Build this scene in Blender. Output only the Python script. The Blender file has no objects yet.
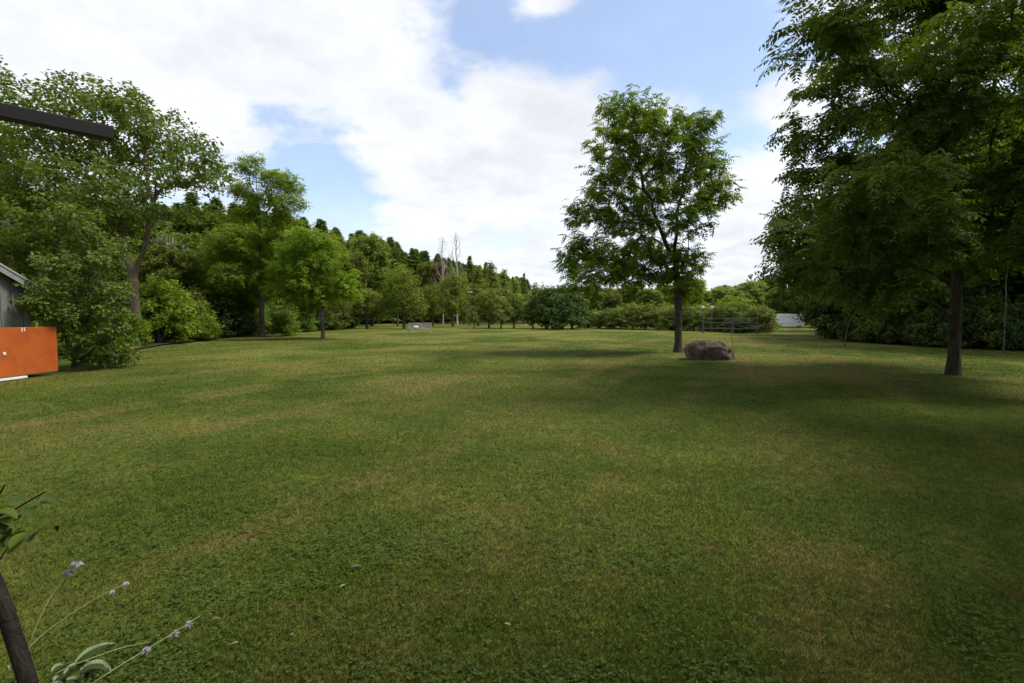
import bpy, bmesh, math, random
import numpy as np
from mathutils import Vector, noise

rad = math.radians
scn = bpy.context.scene
COL = scn.collection

# ------------------------------------------------------------------ camera
PITCH = math.atan(26 / 512)
EYE = 1.6
cam_d = bpy.data.cameras.new('camera')
cam_d.lens = 18.0
cam_d.sensor_width = 36.0
cam_d.clip_start = 0.05
cam_d.clip_end = 6000
cam = bpy.data.objects.new('camera', cam_d)
COL.objects.link(cam)
cam.location = (0, 0, EYE)
cam.rotation_euler = (rad(90) - PITCH, 0, 0)
scn.camera = cam

# ------------------------------------------------------------------ sun and sky
SUN_EL, SUN_AZ = rad(57), rad(88)          # azimuth clockwise from +Y (the view direction)
sd = bpy.data.lights.new('sun', 'SUN')
sd.energy = 2.8
sd.angle = rad(16)
sd.color = (1.0, 0.95, 0.86)
sun = bpy.data.objects.new('sun', sd)
COL.objects.link(sun)
sv = Vector((math.sin(SUN_AZ) * math.cos(SUN_EL), math.cos(SUN_AZ) * math.cos(SUN_EL), math.sin(SUN_EL)))
sun.rotation_euler = sv.to_track_quat('Z', 'Y').to_euler()
sun.location = (0, 0, 60)

scn.view_settings.view_transform = 'Standard'
scn.view_settings.look = 'None'
scn.view_settings.exposure = 0.62
scn.view_settings.gamma = 1.0
scn.view_settings.use_curve_mapping = False


def azel(px, py):
    """sky direction of a spot of the photograph, as azimuth and elevation"""
    f = Vector((0, math.cos(PITCH), -math.sin(PITCH))) * 512
    u = Vector((0, math.sin(PITCH), math.cos(PITCH))) * (341.5 - py)
    d = (f + u + Vector((px - 512, 0, 0))).normalized()
    return math.atan2(d.x, d.y), math.asin(d.z)


def nd(nt, typ, **kw):
    n = nt.nodes.new(typ)
    for k, v in kw.items():
        setattr(n, k, v)
    return n


def mth(nt, op, a, b=None, c=None, clamp=False):
    n = nt.nodes.new('ShaderNodeMath')
    n.operation = op
    n.use_clamp = clamp
    for i, v in enumerate((a, b, c)):
        if v is None:
            continue
        if isinstance(v, (int, float)):
            n.inputs[i].default_value = v
        else:
            nt.links.new(v, n.inputs[i])
    return n.outputs[0]


def mapr(nt, v, a, b, c=0.0, d=1.0, smooth=True):
    n = nt.nodes.new('ShaderNodeMapRange')
    n.interpolation_type = 'SMOOTHSTEP' if smooth else 'LINEAR'
    nt.links.new(v, n.inputs['Value'])
    for k, x in zip(('From Min', 'From Max', 'To Min', 'To Max'), (a, b, c, d)):
        n.inputs[k].default_value = x
    return n.outputs['Result']


def mixc(nt, fac, a, b, mode='MIX'):
    n = nt.nodes.new('ShaderNodeMix')
    n.data_type = 'RGBA'
    n.blend_type = mode
    if isinstance(fac, (int, float)):
        n.inputs[0].default_value = fac
    else:
        nt.links.new(fac, n.inputs[0])
    for i, v in ((6, a), (7, b)):
        if isinstance(v, tuple):
            n.inputs[i].default_value = (*v, 1) if len(v) == 3 else v
        else:
            nt.links.new(v, n.inputs[i])
    return n.outputs[2]


def noise_n(nt, vec, scale, detail=4, rough=.55, dist=0.0, out='Fac'):
    n = nt.nodes.new('ShaderNodeTexNoise')
    n.inputs['Scale'].default_value = scale
    n.inputs['Detail'].default_value = detail
    n.inputs['Roughness'].default_value = rough
    n.inputs['Distortion'].default_value = dist
    if vec is not None:
        nt.links.new(vec, n.inputs['Vector'])
    return n.outputs[out]


world = bpy.data.worlds.new('World')
scn.world = world
world.use_nodes = True
wt = world.node_tree
wt.nodes.clear()
sky = nd(wt, 'ShaderNodeTexSky', sky_type='NISHITA')
sky.sun_disc = False
sky.sun_elevation = SUN_EL
sky.sun_rotation = SUN_AZ
sky.dust_density = 0.8
sky.ozone_density = 2.5
bg_sky = nd(wt, 'ShaderNodeBackground')
bg_sky.inputs['Strength'].default_value = 0.15
tc = nd(wt, 'ShaderNodeTexCoord')
sep = nd(wt, 'ShaderNodeSeparateXYZ')
wt.links.new(tc.outputs['Generated'], sep.inputs[0])
az = mth(wt, 'ARCTAN2', sep.outputs[0], sep.outputs[1])
el = mth(wt, 'ARCSINE', sep.outputs[2])
# the clouds lie on a flat layer, so their texture narrows towards the horizon
zz = mth(wt, 'ADD', mth(wt, 'MAXIMUM', sep.outputs[2], 0.0), 0.22)
comb = nd(wt, 'ShaderNodeCombineXYZ')
wt.links.new(mth(wt, 'DIVIDE', sep.outputs[0], zz), comb.inputs[0])
wt.links.new(mth(wt, 'DIVIDE', sep.outputs[1], zz), comb.inputs[1])
cn1 = noise_n(wt, comb.outputs[0], 2.1, 10, .58, .15)
cn2 = noise_n(wt, comb.outputs[0], 5.0, 9, .62, .2)
cn3 = noise_n(wt, comb.outputs[0], .9, 4, .5)


def bump_at(px, py, rx, ry, rot=0.0):
    a0, e0 = azel(px, py)
    a1, _ = azel(px + rx, py)
    _, e1 = azel(px, py - ry)
    ra, re = abs(a1 - a0), abs(e1 - e0)
    da = mth(wt, 'SUBTRACT', az, a0)
    de = mth(wt, 'SUBTRACT', el, e0)
    c, s = math.cos(rot), math.sin(rot)
    p = mth(wt, 'MULTIPLY', mth(wt, 'ADD', mth(wt, 'MULTIPLY', da, c), mth(wt, 'MULTIPLY', de, s)), 1 / ra)
    q = mth(wt, 'MULTIPLY', mth(wt, 'SUBTRACT', mth(wt, 'MULTIPLY', de, c), mth(wt, 'MULTIPLY', da, s)), 1 / re)
    r2 = mth(wt, 'ADD', mth(wt, 'MULTIPLY', p, p), mth(wt, 'MULTIPLY', q, q))
    return mth(wt, 'EXPONENT', mth(wt, 'MULTIPLY', r2, -1.0))


cover = mth(wt, 'ADD', 0.62, mth(wt, 'MULTIPLY', mth(wt, 'SUBTRACT', cn1, .5), 1.9))
cover = mth(wt, 'ADD', cover, mth(wt, 'MULTIPLY', mth(wt, 'SUBTRACT', cn2, .5), 1.7))
# (px, py, rx, ry, rotation, weight): openings (negative) and cloud masses (positive)
for (bx, by, brx, bry, brot, bw) in [
        (300, 150, 60, 60, -.5, -.85), (345, 205, 45, 40, 0, -.55), (640, 20, 130, 52, .1, -1.0),
        (735, 120, 42, 60, .3, -.7), (478, 30, 40, 40, 0, -.75), (450, 82, 22, 22, 0, -.4), (560, 55, 40, 28, 0, -.35), (760, 50, 70, 40, 0, -.5), (700, 60, 60, 40, 0, -.4),
        (120, 40, 230, 100, 0, .6), (480, 150, 120, 75, -.1, .65), (560, 120, 60, 40, .2, .35),
        (430, 190, 60, 50, 0, .3), (790, 120, 40, 60, .4, .25), (770, 210, 60, 60, 0, .5), (880, -10, 60, 30, 0, .3), (540, 5, 30, 14, 0, .55)]:
    cover = mth(wt, 'ADD', cover, mth(wt, 'MULTIPLY', bump_at(bx, by, brx, bry, brot), bw))
mask = mapr(wt, cover, .12, .85)
low = mapr(wt, el, rad(1), rad(15), .75, 0.0)      # the haze of far cloud near the horizon
mask = mth(wt, 'MAXIMUM', mask, low)
veil = mth(wt, 'ADD', mth(wt, 'MULTIPLY', mask, .76), .21)   # thin high cloud everywhere
shade = mth(wt, 'ADD', mth(wt, 'MULTIPLY', cn3, .9), mth(wt, 'MULTIPLY', cn2, .55))
bri = mapr(wt, shade, .55, .92, 1.04, .80)
ccol = nd(wt, 'ShaderNodeVectorMath', operation='SCALE')
ccol.inputs[0].default_value = (.93, .95, 1.0)
wt.links.new(bri, ccol.inputs['Scale'])
bg_c = nd(wt, 'ShaderNodeBackground')
bg_c.inputs['Strength'].default_value = 0.73
wt.links.new(ccol.outputs[0], bg_c.inputs['Color'])
wt.links.new(sky.outputs[0], bg_sky.inputs['Color'])
mx = nd(wt, 'ShaderNodeMixShader')
wt.links.new(veil, mx.inputs[0])
wt.links.new(bg_sky.outputs[0], mx.inputs[1])
wt.links.new(bg_c.outputs[0], mx.inputs[2])
wo = nd(wt, 'ShaderNodeOutputWorld')
wt.links.new(mx.outputs[0], wo.inputs[0])
world.cycles.sampling_method = 'MANUAL'
world.cycles.sample_map_resolution = 1024

scn.cycles.use_denoising = True
scn.cycles.max_bounces = 6
scn.cycles.diffuse_bounces = 3
scn.cycles.glossy_bounces = 2
scn.cycles.transmission_bounces = 4
scn.cycles.use_adaptive_sampling = True
scn.cycles.adaptive_threshold = 0.02
scn.render.use_persistent_data = False


# ------------------------------------------------------------------ helpers
def ground_pt(px, py):
    f = Vector((0, math.cos(PITCH), -math.sin(PITCH))) * 512
    u = Vector((0, math.sin(PITCH), math.cos(PITCH))) * (341.5 - py)
    d = f + u + Vector((px - 512, 0, 0))
    t = -EYE / d.z
    return Vector((d.x * t, d.y * t, 0))


def at(px, py, y):
    """the point at depth y seen at a spot of the photograph"""
    f = Vector((0, math.cos(PITCH), -math.sin(PITCH))) * 512
    u = Vector((0, math.sin(PITCH), math.cos(PITCH))) * (341.5 - py)
    d = f + u + Vector((px - 512, 0, 0))
    t = y / d.y
    return Vector((d.x * t, y, EYE + d.z * t))


def link(o, parent=None):
    COL.objects.link(o)
    if parent is not None:
        o.parent = parent
    return o


def tag(o, label, cat, group=None, kind=None):
    if label:
        o['label'] = label
    if cat:
        o['category'] = cat
    if group:
        o['group'] = group
    if kind:
        o['kind'] = kind
    return o


def thing(name, label, cat, loc=(0, 0, 0), rz=0.0, group=None):
    e = bpy.data.objects.new(name, None)
    e.empty_display_size = .3
    link(e)
    e.location = loc
    e.rotation_euler = (0, 0, rz)
    return tag(e, label, cat, group)


def mesh_np(name, verts, faces, mat, parent=None, rnd=None, smooth=False):
    verts = np.asarray(verts, dtype=np.float32)
    faces = np.asarray(faces, dtype=np.int32)
    me = bpy.data.meshes.new(name)
    k = faces.shape[1]
    me.vertices.add(len(verts))
    me.vertices.foreach_set('co', verts.ravel())
    me.loops.add(faces.size)
    me.loops.foreach_set('vertex_index', faces.ravel())
    me.polygons.add(len(faces))
    me.polygons.foreach_set('loop_start', np.arange(0, faces.size, k, dtype=np.int32))
    me.polygons.foreach_set('use_smooth', np.full(len(faces), smooth))
    me.update(calc_edges=True)
    if rnd is not None:
        a = me.attributes.new('rnd', 'FLOAT', 'FACE')
        a.data.foreach_set('value', np.asarray(rnd, dtype=np.float32))
    me.materials.append(mat)
    return link(bpy.data.objects.new(name, me), parent)


def bm_obj(name, bm, mat, parent=None, smooth=False):
    me = bpy.data.meshes.new(name)
    bm.normal_update()
    bm.to_mesh(me)
    bm.free()
    for p in me.polygons:
        p.use_smooth = smooth
    me.materials.append(mat)
    return link(bpy.data.objects.new(name, me), parent)


def add_box(bm, lo, hi, rot=None, piv=None, bev=0.0):
    ret = bmesh.ops.create_cube(bm, size=1.0)
    vs = ret['verts']
    lo, hi = Vector(lo), Vector(hi)
    for v in vs:
        v.co = Vector([(lo[i] + hi[i]) / 2 + v.co[i] * (hi[i] - lo[i]) for i in range(3)])
    if bev:
        es = list({e for v in vs for e in v.link_edges})
        r = bmesh.ops.bevel(bm, geom=es, offset=bev, segments=1, affect='EDGES')
        vs = list({v for f in r['faces'] for v in f.verts} | {v for v in vs if v.is_valid})
    if rot is not None:
        from mathutils import Matrix
        bmesh.ops.rotate(bm, verts=vs, cent=piv or (0, 0, 0), matrix=rot)
    return vs


def tube_np(pts, rads, sides):
    pts = np.asarray(pts, float)
    n = len(pts)
    tan = np.gradient(pts, axis=0)
    tan /= np.linalg.norm(tan, axis=1)[:, None] + 1e-9
    ref = np.where(np.abs(tan[:, 2:3]) > .9, np.array([[1., 0, 0]]), np.array([[0, 0, 1.]]))
    if np.any(np.abs(tan[:, 2]) > .9):
        ref = np.tile(np.array([[1., 0.13, 0]]), (n, 1))
    a = np.cross(tan, ref)
    a /= np.linalg.norm(a, axis=1)[:, None] + 1e-9
    b = np.cross(tan, a)
    th = np.arange(sides) * 2 * math.pi / sides
    r = np.asarray(rads, float)[:, None, None]
    v = pts[:, None, :] + r * (a[:, None, :] * np.cos(th)[None, :, None] + b[:, None, :] * np.sin(th)[None, :, None])
    v = v.reshape(-1, 3)
    i = np.arange(n - 1)[:, None] * sides
    j = np.arange(sides)[None, :]
    j2 = (j + 1) % sides
    f = np.stack([i + j, i + j2, i + sides + j2, i + sides + j], -1).reshape(-1, 4)
    return v, f


def cat_meshes(parts):
    vs, fs, o = [], [], 0
    for v, f in parts:
        vs.append(v)
        fs.append(f + o)
        o += len(v)
    return np.concatenate(vs), np.concatenate(fs)


def vnoise(x, y, seed=0):
    """smooth value noise on a unit lattice, 0..1"""
    xi, yi = np.floor(x).astype(np.int64), np.floor(y).astype(np.int64)
    fx, fy = x - xi, y - yi
    fx, fy = fx * fx * (3 - 2 * fx), fy * fy * (3 - 2 * fy)

    def h(a, b):
        n = (a * 374761393 + b * 668265263 + seed * 974711) & 0x7fffffff
        n = ((n ^ (n >> 13)) * 1274126177) & 0x7fffffff
        return ((n ^ (n >> 16)) & 0xffff) / 65535.0
    return (h(xi, yi) * (1 - fx) + h(xi + 1, yi) * fx) * (1 - fy) + (h(xi, yi + 1) * (1 - fx) + h(xi + 1, yi + 1) * fx) * fy


# ------------------------------------------------------------------ materials
def new_mat(name):
    m = bpy.data.materials.new(name)
    m.use_nodes = True
    nt = m.node_tree
    nt.nodes.clear()
    out = nt.nodes.new('ShaderNodeOutputMaterial')
    return m, nt, out


def leaf_mat(name, dark, mid, light, trans=.32, spec=.35, vary=.35, rough=.5):
    m, nt, out = new_mat(name)
    at_ = nd(nt, 'ShaderNodeAttribute', attribute_name='rnd')
    cr = nt.nodes.new('ShaderNodeValToRGB')
    cr.color_ramp.elements[0].position = 0.0
    cr.color_ramp.elements[0].color = (*dark, 1)
    cr.color_ramp.elements[1].position = 1.0
    cr.color_ramp.elements[1].color = (*light, 1)
    e = cr.color_ramp.elements.new(.5)
    e.color = (*mid, 1)
    nt.links.new(at_.outputs['Fac'], cr.inputs[0])
    oi = nd(nt, 'ShaderNodeObjectInfo')
    hsv = nd(nt, 'ShaderNodeHueSaturation')
    nt.links.new(cr.outputs[0], hsv.inputs['Color'])
    nt.links.new(mapr(nt, oi.outputs['Random'], 0, 1, 1 - vary, 1 + vary, False), hsv.inputs['Value'])
    rr = mth(nt, 'FRACT', mth(nt, 'MULTIPLY', oi.outputs['Random'], 7.31))
    nt.links.new(mapr(nt, rr, 0, 1, .5 - .05 * vary, .5 + .03 * vary, False), hsv.inputs['Hue'])
    p = nd(nt, 'ShaderNodeBsdfPrincipled')
    p.inputs['Roughness'].default_value = rough
    p.inputs['Specular IOR Level'].default_value = spec
    nt.links.new(hsv.outputs[0], p.inputs['Base Color'])
    t = nd(nt, 'ShaderNodeBsdfTranslucent')
    tcol = mixc(nt, 1.0, hsv.outputs[0], (1.5, 1.35, .55), 'MULTIPLY')
    nt.links.new(tcol, t.inputs['Color'])
    mx = nd(nt, 'ShaderNodeMixShader')
    mx.inputs[0].default_value = trans
    nt.links.new(p.outputs[0], mx.inputs[1])
    nt.links.new(t.outputs[0], mx.inputs[2])
    nt.links.new(mx.outputs[0], out.inputs[0])
    return m


def bark_mat(name, c1, c2, scale=6.0):
    m, nt, out = new_mat(name)
    tcn = nd(nt, 'ShaderNodeTexCoord')
    mp = nd(nt, 'ShaderNodeMapping')
    mp.inputs['Scale'].default_value = (1, 1, .22)
    nt.links.new(tcn.outputs['Object'], mp.inputs[0])
    n1 = noise_n(nt, mp.outputs[0], scale * 3, 6, .65, .4)
    n2 = noise_n(nt, tcn.outputs['Object'], 1.3, 3)
    f = mth(nt, 'ADD', mth(nt, 'MULTIPLY', n1, .8), mth(nt, 'MULTIPLY', n2, .3))
    c = mixc(nt, mapr(nt, f, .35, .75), c1, c2)
    p = nd(nt, 'ShaderNodeBsdfPrincipled')
    p.inputs['Roughness'].default_value = .95
    p.inputs['Specular IOR Level'].default_value = .15
    nt.links.new(c, p.inputs['Base Color'])
    b = nd(nt, 'ShaderNodeBump')
    b.inputs['Strength'].default_value = .9
    b.inputs['Distance'].default_value = .03
    nt.links.new(n1, b.inputs['Height'])
    nt.links.new(b.outputs[0], p.inputs['Normal'])
    nt.links.new(p.outputs[0], out.inputs[0])
    return m


def plain_mat(name, c1, c2=None, scale=8.0, rough=.7, spec=.3, stretch=(1, 1, 1), bump=.0, metal=0.0):
    m, nt, out = new_mat(name)
    tcn = nd(nt, 'ShaderNodeTexCoord')
    mp = nd(nt, 'ShaderNodeMapping')
    mp.inputs['Scale'].default_value = stretch
    nt.links.new(tcn.outputs['Object'], mp.inputs[0])
    n1 = noise_n(nt, mp.outputs[0], scale, 6, .65)
    c = mixc(nt, mapr(nt, n1, .3, .7), c1, c2 or tuple(x * .7 for x in c1))
    p = nd(nt, 'ShaderNodeBsdfPrincipled')
    p.inputs['Roughness'].default_value = rough
    p.inputs['Specular IOR Level'].default_value = spec
    p.inputs['Metallic'].default_value = metal
    nt.links.new(c, p.inputs['Base Color'])
    if bump:
        b = nd(nt, 'ShaderNodeBump')
        b.inputs['Strength'].default_value = bump
        b.inputs['Distance'].default_value = .02
        nt.links.new(n1, b.inputs['Height'])
        nt.links.new(b.outputs[0], p.inputs['Normal'])
    nt.links.new(p.outputs[0], out.inputs[0])
    return m


L = {
    'walnut': leaf_mat('walnut_leaf', (0.060, 0.108, 0.013), (0.107, 0.177, 0.018), (0.181, 0.255, 0.026), .50, .12, vary=0.05),
    'walnut_dark': leaf_mat('shaded_walnut_leaf', (0.058, 0.108, 0.014), (0.101, 0.174, 0.019), (0.166, 0.243, 0.026), .40, .2, vary=0.1),
    'bright': leaf_mat('fresh_leaf', (0.100, 0.175, 0.014), (0.167, 0.256, 0.020), (0.247, 0.342, 0.029), .45, .2, vary=0.1),
    'maple': leaf_mat('maple_leaf', (0.058, 0.105, 0.013), (0.103, 0.160, 0.020), (0.166, 0.221, 0.035), .38, .25, vary=0.1),
    'elder': leaf_mat('shrub_leaf', (0.048, 0.089, 0.009), (0.090, 0.143, 0.015), (0.162, 0.207, 0.026), .36, .3, vary=0.05),
    'wood': leaf_mat('woodland_leaf', (0.070, 0.112, 0.016), (0.122, 0.176, 0.024), (0.195, 0.244, 0.036), .34, .2, vary=0.3),
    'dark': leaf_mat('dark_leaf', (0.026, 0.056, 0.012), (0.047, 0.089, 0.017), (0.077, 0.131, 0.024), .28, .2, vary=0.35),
    'pine': leaf_mat('pine_needle', (0.089, 0.148, 0.035), (0.143, 0.216, 0.048), (0.209, 0.280, 0.067), .14, .1, vary=0.25),
    'larch': leaf_mat('larch_needle', (0.123, 0.177, 0.036), (0.179, 0.234, 0.051), (0.193, 0.240, 0.061), .3, .1, vary=.25),
    'apple': leaf_mat('apple_leaf', (0.084, 0.131, 0.018), (0.140, 0.189, 0.022), (0.224, 0.210, 0.031), .36, .2, vary=.2),
    'poplar': leaf_mat('poplar_leaf', (0.144, 0.206, 0.046), (0.219, 0.283, 0.064), (0.303, 0.354, 0.090), .36, .2, vary=.25),
    'lilac': leaf_mat('lilac_leaf', (0.033, 0.076, 0.010), (0.060, 0.113, 0.015), (0.167, 0.220, 0.054), .28, .25, rough=.45, vary=.2),
    'vine': leaf_mat('vine_leaf', (0.081, 0.133, 0.023), (0.147, 0.208, 0.041), (0.267, 0.316, 0.080), .32, .15, rough=.5, vary=.3),
    'rust': leaf_mat('reddish_leaf', (0.120, 0.087, 0.034), (0.180, 0.133, 0.052), (0.225, 0.175, 0.072), .25, .2, vary=.2),
    'blossom': leaf_mat('blossom_leaf', (.10, .13, .05), (.20, .22, .11), (.34, .34, .20), .25, vary=.1),
}
B = {
    'walnut': bark_mat('walnut_bark', (.030, .024, .020), (.095, .078, .066)),
    'grey': bark_mat('grey_bark', (.050, .042, .034), (.150, .125, .100)),
    'tan': bark_mat('tan_bark', (.070, .052, .036), (.190, .145, .100)),
    'dead': bark_mat('bleached_bark', (.26, .24, .21), (.46, .43, .39), 2),
}

# ------------------------------------------------------------------ trees
rng = np.random.default_rng(7)


def norm(v):
    return v / (np.linalg.norm(v, axis=-1, keepdims=True) + 1e-9)


def densify(poly, step):
    out = [np.array(poly[0], float)]
    for a, b in zip(poly[:-1], poly[1:]):
        a, b = np.array(a, float), np.array(b, float)
        n = max(1, int(np.linalg.norm(b - a) / step))
        for k in range(1, n + 1):
            p = a + (b - a) * k / n
            out.append(p)
    out = np.array(out)
    for _ in range(2):
        if len(out) > 2:
            out[1:-1] = .25 * out[:-2] + .5 * out[1:-1] + .25 * out[2:]
    return out


def skeleton(leaders, tips, R0, r_tip=.010, seg=.5, jit=.10, rise=.35, wander=.05):
    """joins every tip to the nearest suitable point of the growing limb system; returns trunk mesh arrays and the tip directions"""
    P, PAR, PL = [], [], []
    for li, poly in enumerate(leaders):
        pts = densify(poly, seg)
        if li == 0:
            par = -1
            start = 0
        else:
            d = np.linalg.norm(np.array(P) - pts[0], axis=1)
            par = int(np.argmin(d))
            start = 1
        for k in range(start, len(pts)):
            q = pts[k] + (rng.normal(0, wander, 3) * (.12 if pts[k][2] < 3 else 1) if 0 < k else 0)
            P.append(q)
            PAR.append(par)
            PL.append(0 if par < 0 else PL[par] + np.linalg.norm(P[-1] - P[par]))
            par = len(P) - 1
    nl = len(P)
    zmin = min(t[2] for t in tips) if len(tips) else 0
    base_ok = max(0.0, zmin * .75)
    maxn = nl + len(tips) * 14 + 10
    PA = np.zeros((maxn, 3))
    PLA = np.zeros(maxn)
    PA[:nl] = P
    PLA[:nl] = PL
    n = nl
    PARL = list(PAR)
    first = PA[:nl].copy()
    dd = np.array([np.min(np.linalg.norm(first - t, axis=1)) for t in tips])
    order = np.argsort(dd)
    tipdir = np.zeros((len(tips), 3))
    for ti in order:
        t = tips[ti]
        v = t - PA[:n]
        d = np.linalg.norm(v, axis=1)
        hor = np.linalg.norm(v[:, :2], axis=1)
        pen = np.maximum(0, rise * hor - v[:, 2]) * 1.2 + np.maximum(0, base_ok - PA[:n, 2]) * 3
        cost = d + .22 * PLA[:n] + pen
        cost[d < .02] += 10
        q = int(np.argmin(cost))
        ln = d[q]
        k = min(12, max(1, int(ln / seg)))
        a = PA[q].copy()
        mid = (a + t) / 2 + np.array([0, 0, .12 * ln]) + rng.normal(0, jit * ln, 3) * .6
        prev = q
        for s in range(1, k + 1):
            u = s / k
            p = (1 - u) ** 2 * a + 2 * u * (1 - u) * mid + u * u * t
            if n >= maxn:
                break
            PA[n] = p
            PLA[n] = PLA[prev] + np.linalg.norm(p - PA[prev])
            PARL.append(prev)
            prev = n
            n += 1
        tipdir[ti] = t - PA[PARL[prev]]
    PA = PA[:n]
    PARA = np.array(PARL)
    kids = [[] for _ in range(n)]
    for i in range(n):
        if PARA[i] >= 0:
            kids[PARA[i]].append(i)
    ntip = sum(1 for k in kids if not k)
    gam = max(1.6, math.log(max(ntip, 2)) / math.log(R0 / r_tip))
    W = np.zeros(n)
    for i in range(n - 1, -1, -1):
        if not kids[i]:
            W[i] = 1
        if PARA[i] >= 0:
            W[PARA[i]] += W[i]
    R = r_tip * W ** (1 / gam)
    z0 = PA[0, 2]
    flare = np.clip(1 - (PA[:, 2] - z0) / .5, 0, 1) ** 2
    onmain = np.arange(n) < nl
    R = R * (1 + .42 * flare * onmain)
    parts = []
    stack = [(0, None)]
    while stack:
        i, par = stack.pop()
        chain = [i] if par is None else [par, i]
        j = i
        while kids[j]:
            ks = sorted(kids[j], key=lambda c: -W[c])
            for c in ks[1:]:
                stack.append((c, j))
            j = ks[0]
            chain.append(j)
        if len(chain) < 2:
            continue
        rr = R[chain].copy()
        if par is not None:
            rr[0] = min(rr[0], rr[1] * 1.35)
        rmax = rr.max()
        sides = 12 if rmax > .12 else 7 if rmax > .04 else 4
        rr[-1] *= .5
        parts.append(tube_np(PA[chain], rr, sides))
    v, f = cat_meshes(parts)
    return v, f, norm(tipdir)


def leaf_quads(base, dirv, nrm, ln, wd, fold=.12):
    """kite shaped leaves: base point, direction, normal, length, width"""
    side = norm(np.cross(dirv, nrm))
    m = base + dirv * (ln * .42)[:, None] - nrm * (ln * fold)[:, None] * 0
    tip = base + dirv * ln[:, None] - nrm * (ln * fold)[:, None]
    v = np.stack([base, m + side * wd[:, None] + nrm * (wd * .25)[:, None], tip, m - side * wd[:, None] + nrm * (wd * .25)[:, None]], 1)
    return v.reshape(-1, 3)


def quads_idx(n):
    return np.arange(n * 4, dtype=np.int32).reshape(-1, 4)


def fronds(tips, dirs, centre, per, L0, pairs, lw, droop=.9, spread=1.1, scat=.25, up=.1):
    """feathery compound leaves round every twig end"""
    nT = len(tips)
    out = norm(np.concatenate([(tips - centre)[:, :2], np.zeros((nT, 1))], 1)) * .6 + dirs
    F = nT * per
    base = np.repeat(tips, per, 0) - np.repeat(dirs, per, 0) * rng.uniform(0, scat * 2, F)[:, None] + rng.normal(0, scat * .35, (F, 3))
    o = np.repeat(out, per, 0)
    a = np.arctan2(o[:, 1], o[:, 0]) + rng.normal(0, spread, F)
    e = rng.normal(up, .35, F)
    Ln = L0 * rng.uniform(.7, 1.25, F)
    fwd = np.stack([np.cos(a), np.sin(a), np.zeros(F)], 1)
    roll = rng.normal(0, .35, F)
    side = np.stack([-np.sin(a) * np.cos(roll), np.cos(a) * np.cos(roll), np.sin(roll)], 1)
    dr = droop * rng.uniform(.5, 1.4, F)
    crn = np.repeat(rng.random(nT), per)
    vs, rr = [], []
    ts = np.linspace(.18, 1.0, pairs)
    for t in ts:
        ang = e - dr * t * .5
        ang2 = e - dr * t
        p = base + Ln[:, None] * t * (fwd * np.cos(ang)[:, None] + np.array([0, 0, 1.]) * np.sin(ang)[:, None])
        tg = fwd * np.cos(ang2)[:, None] + np.array([0, 0, 1.]) * np.sin(ang2)[:, None]
        nr = norm(np.cross(side, tg))
        nr *= np.sign(nr[:, 2:3] + 1e-6)
        for s in (-1, 1):
            ll = lw[0] * Ln * (1.15 - .55 * abs(t - .5) * 2 * .8) * rng.uniform(.85, 1.15, F)
            dv = norm(side * s + tg * (.45 + .5 * (t > .9)) - np.array([0, 0, .22]) + rng.normal(0, .12, (F, 3)))
            nn = norm(nr + rng.normal(0, .22, (F, 3)))
            nn = norm(nn - dv * np.sum(nn * dv, 1)[:, None])
            vs.append(leaf_quads(p, dv, nn, ll, ll * lw[1]))
            rr.append(np.clip(.55 * crn + .45 * rng.random(F), 0, 1))
    v = np.concatenate(vs)
    return v, quads_idx(len(v) // 4), np.concatenate(rr)


def sprays(tips, per, size, rad_, centre, upb=.8, wd=.36, flat=.7, dirs=None, back=.0):
    """simple leaves scattered round every twig end, mostly facing the light"""
    nT = len(tips)
    F = nT * per
    off = norm(rng.normal(0, 1, (F, 3))) * (rad_ * rng.random(F) ** .5)[:, None]
    off[:, 2] *= flat
    base = np.repeat(tips, per, 0) + off
    if dirs is not None and back:
        base -= np.repeat(dirs, per, 0) * (rng.random(F) * back)[:, None]
    ll = size * rng.uniform(.65, 1.3, F)
    outv = norm(base - centre)
    nr = norm(rng.normal(0, .6, (F, 3)) + np.array([0, 0, upb]) + outv * .45)
    dv = norm(rng.normal(0, 1, (F, 3)) + off / (rad_ + 1e-6) * .8 - np.array([0, 0, .35]))
    dv = norm(dv - nr * np.sum(nr * dv, 1)[:, None])
    rr = np.clip(np.repeat(rng.random(nT), per) * .5 + rng.random(F) * .5, 0, 1)
    v = leaf_quads(base - dv * (ll * .4)[:, None], dv, nr, ll, ll * wd)
    return v, quads_idx(F), rr


def lobe_tips(lobes, dens, mind):
    """twig ends spread through a set of ellipsoids (centre xyz, radii xyz), thicker near their surface"""
    pts = []
    for (c, r) in lobes:
        c, r = np.array(c, float), np.array(r, float)
        vol = r[0] * r[1] * r[2]
        k = max(6, int(dens * vol ** (2 / 3) * 4))
        d = norm(rng.normal(0, 1, (k * 3, 3)))
        u = rng.random(k * 3) ** .42
        cand = c + d * r * u[:, None]
        for p in cand:
            if len(pts):
                q = np.array(pts[-400:])
                if np.min(np.sum((q - p) ** 2, 1)) < mind ** 2:
                    continue
            pts.append(p)
            k -= 1
            if k <= 0:
                break
    return np.array(pts)


def px_lobes(spec, trunk_px, depth, ydepth, yj=.6, grow=1.0, drop=0.0):
    """photo lobes (px, py, rx, ry) to lobes in metres about the trunk base; each gets its own distance"""
    s = depth / 512
    base = ground_pt(trunk_px, 400)
    x0 = (trunk_px - 512) * s
    out = []
    for i, q in enumerate(spec):
        (px, py, rx, ry) = q[:4]
        y = q[4] if len(q) > 4 else ydepth * (((i * .618034) % 1) * 2 - 1) * yj
        sy = (depth + y) / 512
        x = (px - 512) * sy - x0
        z = EYE + (315 - py) * sy - drop
        out.append(((x, y, z), (rx * s * grow, max(rx, ry) * s * 1.05 * grow, ry * s * grow)))
    return out


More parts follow.
